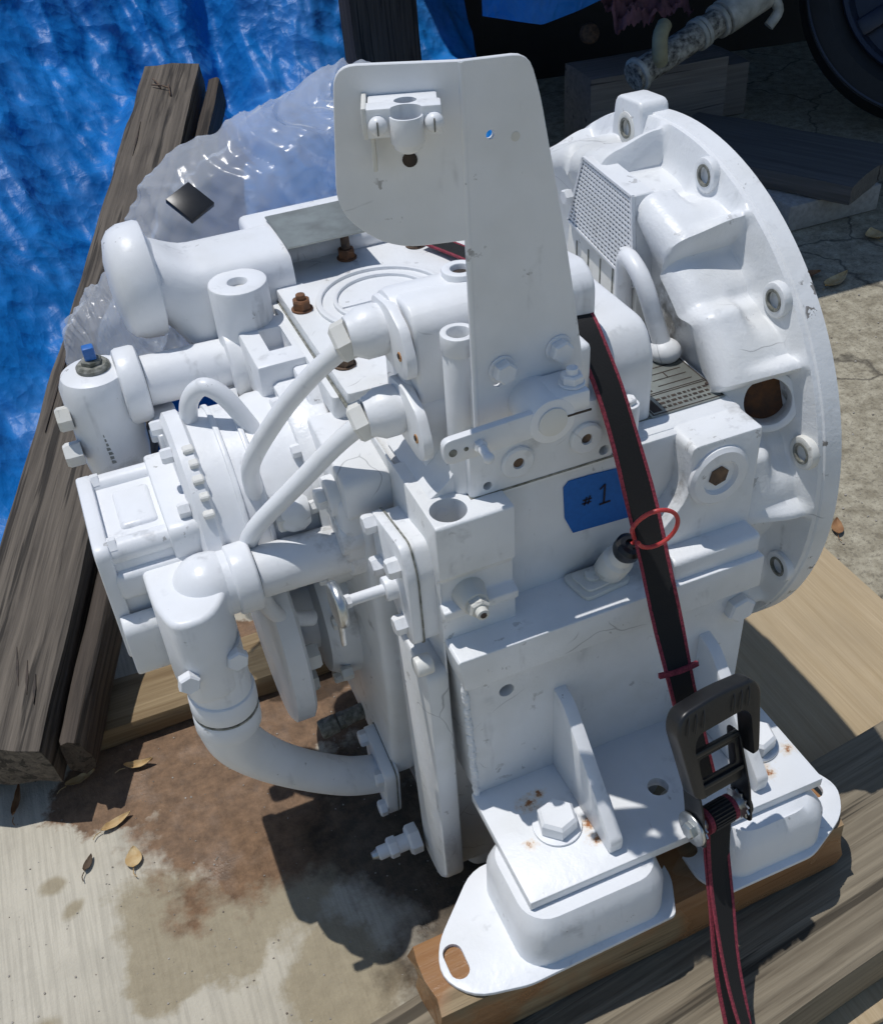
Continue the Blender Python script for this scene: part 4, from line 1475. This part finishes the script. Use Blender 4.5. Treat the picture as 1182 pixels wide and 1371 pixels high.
timber('skid_timber', (1.8, .235, .098), (.28, -.160, .0005), R(7), 'wood_grey', 'wide grey weathered skid timber under the short wood block', 'timber', seed=5)
timber('cross_timber', (1.15, .105, .042), (-.22, .543, .0005), R(0), 'wood_tan', 'low tan timber lying under the end of the old beams', 'timber', seed=8)
# leaning beams: near end on the cross timber, far end up on the tarp
def beam(name, p0, p1, W, H, mat, label, seed):
    p0, p1 = V(*p0), V(*p1)
    d = p1 - p0
    L = d.length
    o = timber(name, (L, W, H), (p0 + p1) / 2, math.atan2(d.y, d.x), mat, label, 'beam', pitch=math.asin(d.z / L), seed=seed, wob=.003, ragged=.01)
    return o
bm1 = beam('old_beam', (-.524, .445, .045), (.168, 2.28, .375), .148, .100, 'wood_old', 'thick grey weathered beam with bent nails leaning against the blue tarp', 11)
bm2 = beam('narrow_beam', (-.424, .425, .045), (.255, 2.20, .360), .036, .085, 'wood_dark', 'narrow dark plank beside the thick leaning beam', 14)
# bent nails in the far end of the beam, splits at the near end
b = B()
for (u, v2, a) in ((.86, .010, .5), (.85, -.012, 1.1), (.82, -.02, .2)):
    p = V(u, v2, .101)
    b.tube([p, p + V(.0, 0, .006), p + V(math.cos(a) * .02, math.sin(a) * .02, .009), p + V(math.cos(a) * .05, math.sin(a) * .05, .006)], .0018, 8, 3)
o = link('nail', b, 'rust_dark', None); o.parent = bm1
b = B()
for (u, v2, l, a) in ((-.88, -.030, .06, .2), (-.86, -.012, .07, .25), (-.90, -.045, .05, .15), (.35, -.05, .30, -.02), (.62, .035, .16, .03), (-.2, .05, .35, .01)):
    tmp = B(); tmp.prism([(-l / 2, 0), (-.1 * l, .0022), (l / 2, 0), (0, -.0018)], 'z', .0985, .1022, 0)
    tmp.bm.transform(Matrix.Translation((u, v2, 0)) @ Matrix.Rotation(a, 4, 'Z'))
    b._add(tmp.bm)
o = link('split', b, 'hole_dark', None); o.parent = bm1

# ================================================================== plywood
b = B(); b.box(.18, .826, -.30, .395, .002, .014, .0008, 1)
link('plywood_sheet', b, 'plywood', None, (.5, .05, 0), label='tan plywood sheet on the concrete right of the gearbox', cat='plywood')

# ================================================================== tarp
def tarp_pt(u, v):
    # u across (left to right), v from the ground edge upwards
    y = 1.0 + 2.3 * v
    xr = .86 + .13 * y
    x = -1.7 + (xr + 1.7) * u
    z = .015 + .15 * (y - 1.0) + 1.25 * max(0, y - 2.62 + .25 * max(0, -x)) ** 1.25
    z += .155 * math.exp(-((x - .16) / .30) ** 2 - ((y - 2.28) / .32) ** 2)
    dl = -(x + .57) * .937 + (y - .445) * .35              # how far the cloth lies to the left of the leaning beam
    ml = max(0, dl - .12)
    z += 1.05 * ml * ml / (ml + .06) * ease((y - 1.0) / .25)
    edge = ease(v * 6) 
    wy = y + .15 * noise.noise(V(x * 2, y * 2, 4))
    f1 = abs(noise.noise(V(x * 3.4 + .5 * wy, wy * .55, 9.1)))
    f2 = abs(noise.noise(V(x * 8.5 + 1.2 * wy, wy * 1.6, 1.7)))
    f3 = abs(noise.noise(V(x * 7 - 5 * wy, wy * 8, 4.7)))
    wp = V(x + .05 * noise.noise(V(x * 5, y * 5, 2)), y + .05 * noise.noise(V(x * 5, y * 5, 7)), 0)
    d1 = noise.voronoi(V(wp.x * 5.5 + wp.y * .9, wp.y * 2.0, 1.3))[0]
    d2 = noise.voronoi(V(wp.x * 13, wp.y * 8 + wp.x * 3, 5.1))[0]
    h = .075 * (.3 - f1) + .030 * (.3 - f2) + .016 * (.3 - f3) - .070 * min(.6, d1[1] - d1[0]) - .030 * min(.6, d2[1] - d2[0])
    g = math.exp(-((x - .33 - .12 * (y - 2.2)) / .06) ** 2) * ease((y - 1.9) / .5)
    return V(x, y - (.35 + .35 * ease((y - 2.3) / .4)) * h * edge + .10 * g, z + .9 * h * edge - .07 * g)
b = B(); b.sheet(tarp_pt, 340, 270)
link('blue_tarp', b, 'tarp', None, (0, 1.2, 0), label='crinkled bright blue tarp draped over a pile behind the gearbox', cat='tarp', ang=60)
# unseen tarp roof added to shade the back right, with a flap below it
def shade_roof_pt(u, v):
    x = .86 + 3.6 * u
    y = 1.42 + 2.6 * v
    return V(x, y, 1.30 + .16 * v + .04 * math.sin(4 * x) * math.sin(3 * y) + .03 * noise.noise(V(x * 3, y * 3, 0)))
b = B(); b.sheet(shade_roof_pt, 60, 40, .002)
link('added_shade_canopy', b, 'tarp', None, (2.4, 2.7, 0), label='unseen blue tarp roof added to shade the dark recess', cat='tarp', ang=70)
def flap_pt(u, v):
    x = 1.08 + .46 * u
    y = 2.34 - .12 * u + .03 * math.sin(9 * x) * (1 - v) + .02 * noise.noise(V(x * 6, v * 4, 3))
    z0 = .405 + .05 * abs(u - .35) * 2
    return V(x, y, z0 + (1.33 - z0) * v)
b = B(); b.sheet(flap_pt, 50, 40, .002)
link('tarp_flap', b, 'tarp', None, (1.4, 2.3, 0), label='blue tarp flap hanging at the top above the dark recess', cat='tarp', ang=70)
# post against the tarp
timber('wood_post', (1.3, .215, .12), (.850, 2.66, .62), R(90), 'wood_dark', 'brown wooden post standing against the blue tarp at the top', 'post', pitch=R(86), seed=21)

# ================================================================== plastic bag
def bag(fc, rx, ry, rz, seed, name, label, shear):
    def f(u, v):
        th = 2 * math.pi * u
        ph = math.pi * v
        d = V(math.sin(ph) * math.cos(th), math.sin(ph) * math.sin(th), math.cos(ph))
        rid = 0
        ax = d.x * 2.2 + .55 * d.z + .25 * noise.noise(d * 1.6 + V(seed, 1, 0))
        rid += .26 * noise.noise(d * 1.3 + V(seed, 3, 1))
        rid += .22 * (.3 - abs(noise.noise(V(ax * 1.3 + seed, d.z * .35, d.y * .4))))
        rid += .12 * (.3 - abs(noise.noise(V(ax * 3.1 + seed, d.z * .55, d.y * .5 + 4))))
        rid += .050 * (.3 - abs(noise.noise(V(ax * 7.0 + seed, d.z * 1.1, d.y + 8))))
        dv = noise.voronoi(d * 3.4 + V(seed, 2, 1))[0]
        rid -= .035 * min(.8, dv[1] - dv[0])
        r = 1 + rid
        p = V(rx * d.x * r, ry * d.y * r, rz * d.z * r)
        return V(fc[0] + p.x, fc[1] + p.y, fc[2] + p.z + shear * p.x)
    b = B(); b.sheet(f, 220, 150)
    bmesh.ops.remove_doubles(b.bm, verts=b.bm.verts, dist=1e-5)
    return link(name, b, 'plastic_film', None, (fc[0], fc[1], 0), label=label, cat='plastic bag', ang=30)
bag((.040, .79, .635), .245, .13, .140, 4.0, 'plastic_bag', 'large crumpled clear plastic bag behind the white oil duct', .40)
bag((-.208, .64, .590), .066, .05, .075, 9.0, 'plastic_bag', 'small gathered clear plastic bag behind the strainer pipe', .3)
# black bar sticking out of the bag
b = B()
b.box(-.020, .020, -.022, .022, -.004, .004, .001)
b.bm.transform(Matrix.Translation((-.080, .640, .738)) @ Matrix.Rotation(R(35), 4, 'Z') @ Matrix.Rotation(R(28), 4, 'X') @ Matrix.Rotation(R(-15), 4, 'Y'))
link('black_plate', b, 'black_steel', None, (-.080, .640, .73), label='small scuffed black metal plate in front of the plastic bag', cat='metal plate')

# ================================================================== background right
b = B(); b.sheet(lambda u, v: V(1.0 + 3.6 * u, 3.1 - .5 * u + .05 * noise.noise(V(u * 6, v * 6, 1)), 2.4 * v), 30, 20)  # black backdrop added so the recess reads as deep shade
link('shade_backdrop', b, 'shade_backdrop', None, (2, 3, 0), label='added black backdrop standing for the shade at the back of the recess', cat='sheet')
b = B(); b.box(1.56, 1.86, 1.46, 1.95, 0.001, .075, .006)
o = link('concrete_block', b, 'grey_block', None, (1.7, 1.6, 0), label='pale grey concrete block on the ground behind the bell housing', cat='block')
timber('stacked_plank', (.62, .19, .055), (1.62, 1.70, .0765), R(118), 'wood_slate', 'dark slate grey plank on the concrete block, nearest the gearbox', 'plank', seed=31)
timber('stacked_plank', (.62, .15, .050), (1.775, 1.78, .0765), R(118), 'wood_slate', 'dark slate grey plank on the concrete block, furthest from the gearbox', 'plank', seed=33)
timber('crib_block', (.47, .20, .235), (1.63, 2.31, 0.001), R(-4), 'wood_shade', 'square grey wooden crib block in shade under the old pipe', 'wood block', seed=35)
timber('crib_block', (.16, .25, .17), (1.94, 2.42, 0.001), R(-4), 'wood_shade', 'darker wooden crib block half hidden at the right of the first', 'wood block', seed=37)
PP = thing('old_pipe', (1.7, 2.1, 0), 'scaly old pipe with clamps and a pale outer end above the crib blocks', 'pipe')
A0, A1 = V(1.43, 2.06, .275), V(1.97, 2.14, .445)
da = (A1 - A0).normalized()
b = B(); b.cyl(A0, A0.lerp(A1, .60), .040, n=28)
link('scaly_pipe', b, 'old_pipe', PP)
b = B(); b.cyl(A0.lerp(A1, .60), A1, .052, n=32, bev=.004)
link('outer_pipe', b, 'pipe_clean', PP)
for t, r in ((.42, .047), (.45, .046), (.56, .050), (.02, .050)):
    b = B(); b.ring(A0.lerp(A1, t), A0.lerp(A1, t) + da * .014, r, .036, 28, .002)
    link('pipe_clamp', b, 'pipe_clean', PP)
b = B(); b.tube([(1.505, 2.04, .31), (1.495, 2.03, .345), (1.50, 2.04, .385), (1.53, 2.07, .40)], .022, 14, 5)
link('stub_pipe', b, 'cream', PP)
b = B(); b.tube([A1 + V(-.05, -.04, -.03), A1 + V(-.03, -.05, -.07), A1 + V(-.06, -.05, -.11)], .016, 12, 4)
link('pipe_bracket', b, 'pipe_clean', PP)
b = B(); b.box(A1.x - .12, A1.x - .05, A1.y - .03, A1.y + .02, A1.z + .04, A1.z + .075, .006)
link('pipe_lug', b, 'pipe_clean', PP)
# rusty knob in the gloom
b = B(); b.lathe([(0, 0), (.025, 0), (.032, .01), (.028, .03), (.012, .036), (0, .036)], (1.50, 2.45, .30), (-.3, -.9, .3), 24)
link('round_fitting', b, 'rust_dark', None, (1.5, 2.45, 0), label='small round rusty fitting in the dark recess', cat='fitting')
# crumpled cloth
def cloth(u, v):
    x = 1.47 + .26 * u; y = 2.22 + .16 * v
    z = .365 + .02 * u + .07 * v + .05 * noise.noise(V(u * 7, v * 5, 2)) + .03 * abs(noise.noise(V(u * 15, v * 12, 5)))
    return V(x, y, z)
b = B(); b.sheet(cloth, 60, 30)
link('cloth_bundle', b, 'cloth_red', None, (1.5, 2.3, .3), label='crumpled dark red cloth under the edge of the tarp', cat='cloth')
# wheel at the right edge
WH = thing('wheel', (2.46, 1.95, 0), 'dark navy spoked wheel at the top right edge', 'wheel')
wc = V(2.46, 1.95, .44); wa = V(-.62, -.66, .42).normalized()
b = B(); b.lathe([(.30, -.10), (.40, -.10), (.44, -.06), (.445, .0), (.425, .045), (.36, .055), (.31, .03)], wc, wa, 96, closed=True)
link('tyre', b, 'tyre', WH)
b = B()
b.lathe([(.310, -.02), (.322, .045), (.318, .055), (.305, .05), (.295, .02), (.28, -.02)], wc, wa, 96, closed=True)
b.ring(wc + wa * .052, wc + wa * .058, .421, .415, 96)
rim = link('rim', b, 'navy', WH)
qa = wa.to_track_quat('Z', 'Y').to_matrix().to_4x4()
for k in range(10):
    b = B(); b.box(.08, .30, -.028, .028, -.01, .025, .008, 2)
    b.bm.transform(Matrix.Translation(wc) @ qa @ Matrix.Rotation(2 * math.pi * k / 10, 4, 'Z'))
    link('spoke', b, 'navy', WH)
b = B(); b.lathe([(0, -.02), (.30, -.02), (.30, -.01), (0, -.01)], wc, wa, 64)
link('hub_disc', b, 'navy', WH)

# ================================================================== leaves
def leaf(px, py, L, W, rot, mat, curl, label, seed, z=.002, cat='leaf'):
    def f(u, v):
        s = (u - .5)
        w = W * (math.sin(math.pi * min(1, max(0, u)) ** .8)) ** .8 * .5 + .0004
        x = s * L; y = (v - .5) * 2 * w
        zz = curl * (4 * s * s) * .006 + .004 * curl * (2 * v - 1) ** 2 + .002 * noise.noise(V(u * 6 + seed, v * 4, 0))
        c, sn = math.cos(rot), math.sin(rot)
        return V(px + x * c - y * sn, py + x * sn + y * c, z + max(0, zz) + .0012)
    b = B(); b.sheet(f, 14, 6, .0004)
    e = (px - math.cos(rot) * L * .5, py - math.sin(rot) * L * .5)
    b.tube([(e[0], e[1], z + .003), (e[0] - math.cos(rot) * .008, e[1] - math.sin(rot) * .008, z + .003), (e[0] - math.cos(rot + .3) * .015, e[1] - math.sin(rot + .3) * .015, z + .003)], .0007, 6, 2)
    link('leaf', b, mat, None, (px, py, 0), label=label, cat=cat, group='dry leaves on the ground', ang=60)
leaf(-.531, .452, .055, .010, R(75), 'leaf_brown', 1.0, 'curled brown leaf at the left edge of the concrete', 1)
leaf(-.440, .452, .045, .014, R(12), 'leaf_tan', .8, 'tan leaf in the shadow edge of the low timber', 2)
leaf(-.356, .440, .042, .013, R(-8), 'leaf_tan', 1.2, 'pale tan curled leaf on the brown stain, nearest the hose', 3)
leaf(-.404, .354, .046, .013, R(18), 'leaf_tan', .6, 'orange tan leaf below the brown stain edge', 4)
leaf(-.450, .304, .026, .010, R(60), 'leaf_dark', .5, 'small dark leaf left of the round tan leaf', 5)
leaf(-.391, .286, .034, .022, R(80), 'leaf_tan', .5, 'broad round tan leaf with a stem on the concrete', 6)
leaf(.888, .423, .045, .020, R(55), 'leaf_brown', .7, 'orange brown leaf on the cracked concrete right of the bell housing', 7)
leaf(1.490, 1.174, .10, .035, R(20), 'leaf_tan', 1.2, 'light brown leaf at the shade edge behind the bell housing', 8)
leaf(1.42, 1.235, .12, .05, R(-15), 'leaf_brown', 1.5, 'dark reddish leaf in the shade beside the bell housing', 9)
leaf(1.74, 1.33, .06, .05, R(70), 'leaf_tan', 1.2, 'round pale leaf in the shade at the right edge', 10)
# litter and grit on the ground: uncountable
rnd = random.Random(5)
bm = bmesh.new()
for k in range(900):
    if k < 500:
        x, y = rnd.uniform(-.62, .25), rnd.uniform(-.25, .52)
    else:
        x, y = rnd.uniform(.83, 1.9), rnd.uniform(.2, 1.5)
    s_ = rnd.uniform(.0006, .0017) * (1 if k < 500 else 2.0)
    r = bmesh.ops.create_icosphere(bm, subdivisions=1, radius=s_, matrix=Matrix.Translation((x, y, s_ * .4)) @ Matrix.Diagonal((1, rnd.uniform(.5, 1.3), .6, 1)))
b = B(); b._add(bm)
link('grit', b, 'grit', None, kind='stuff', label='loose grit scattered on the concrete', cat='grit')
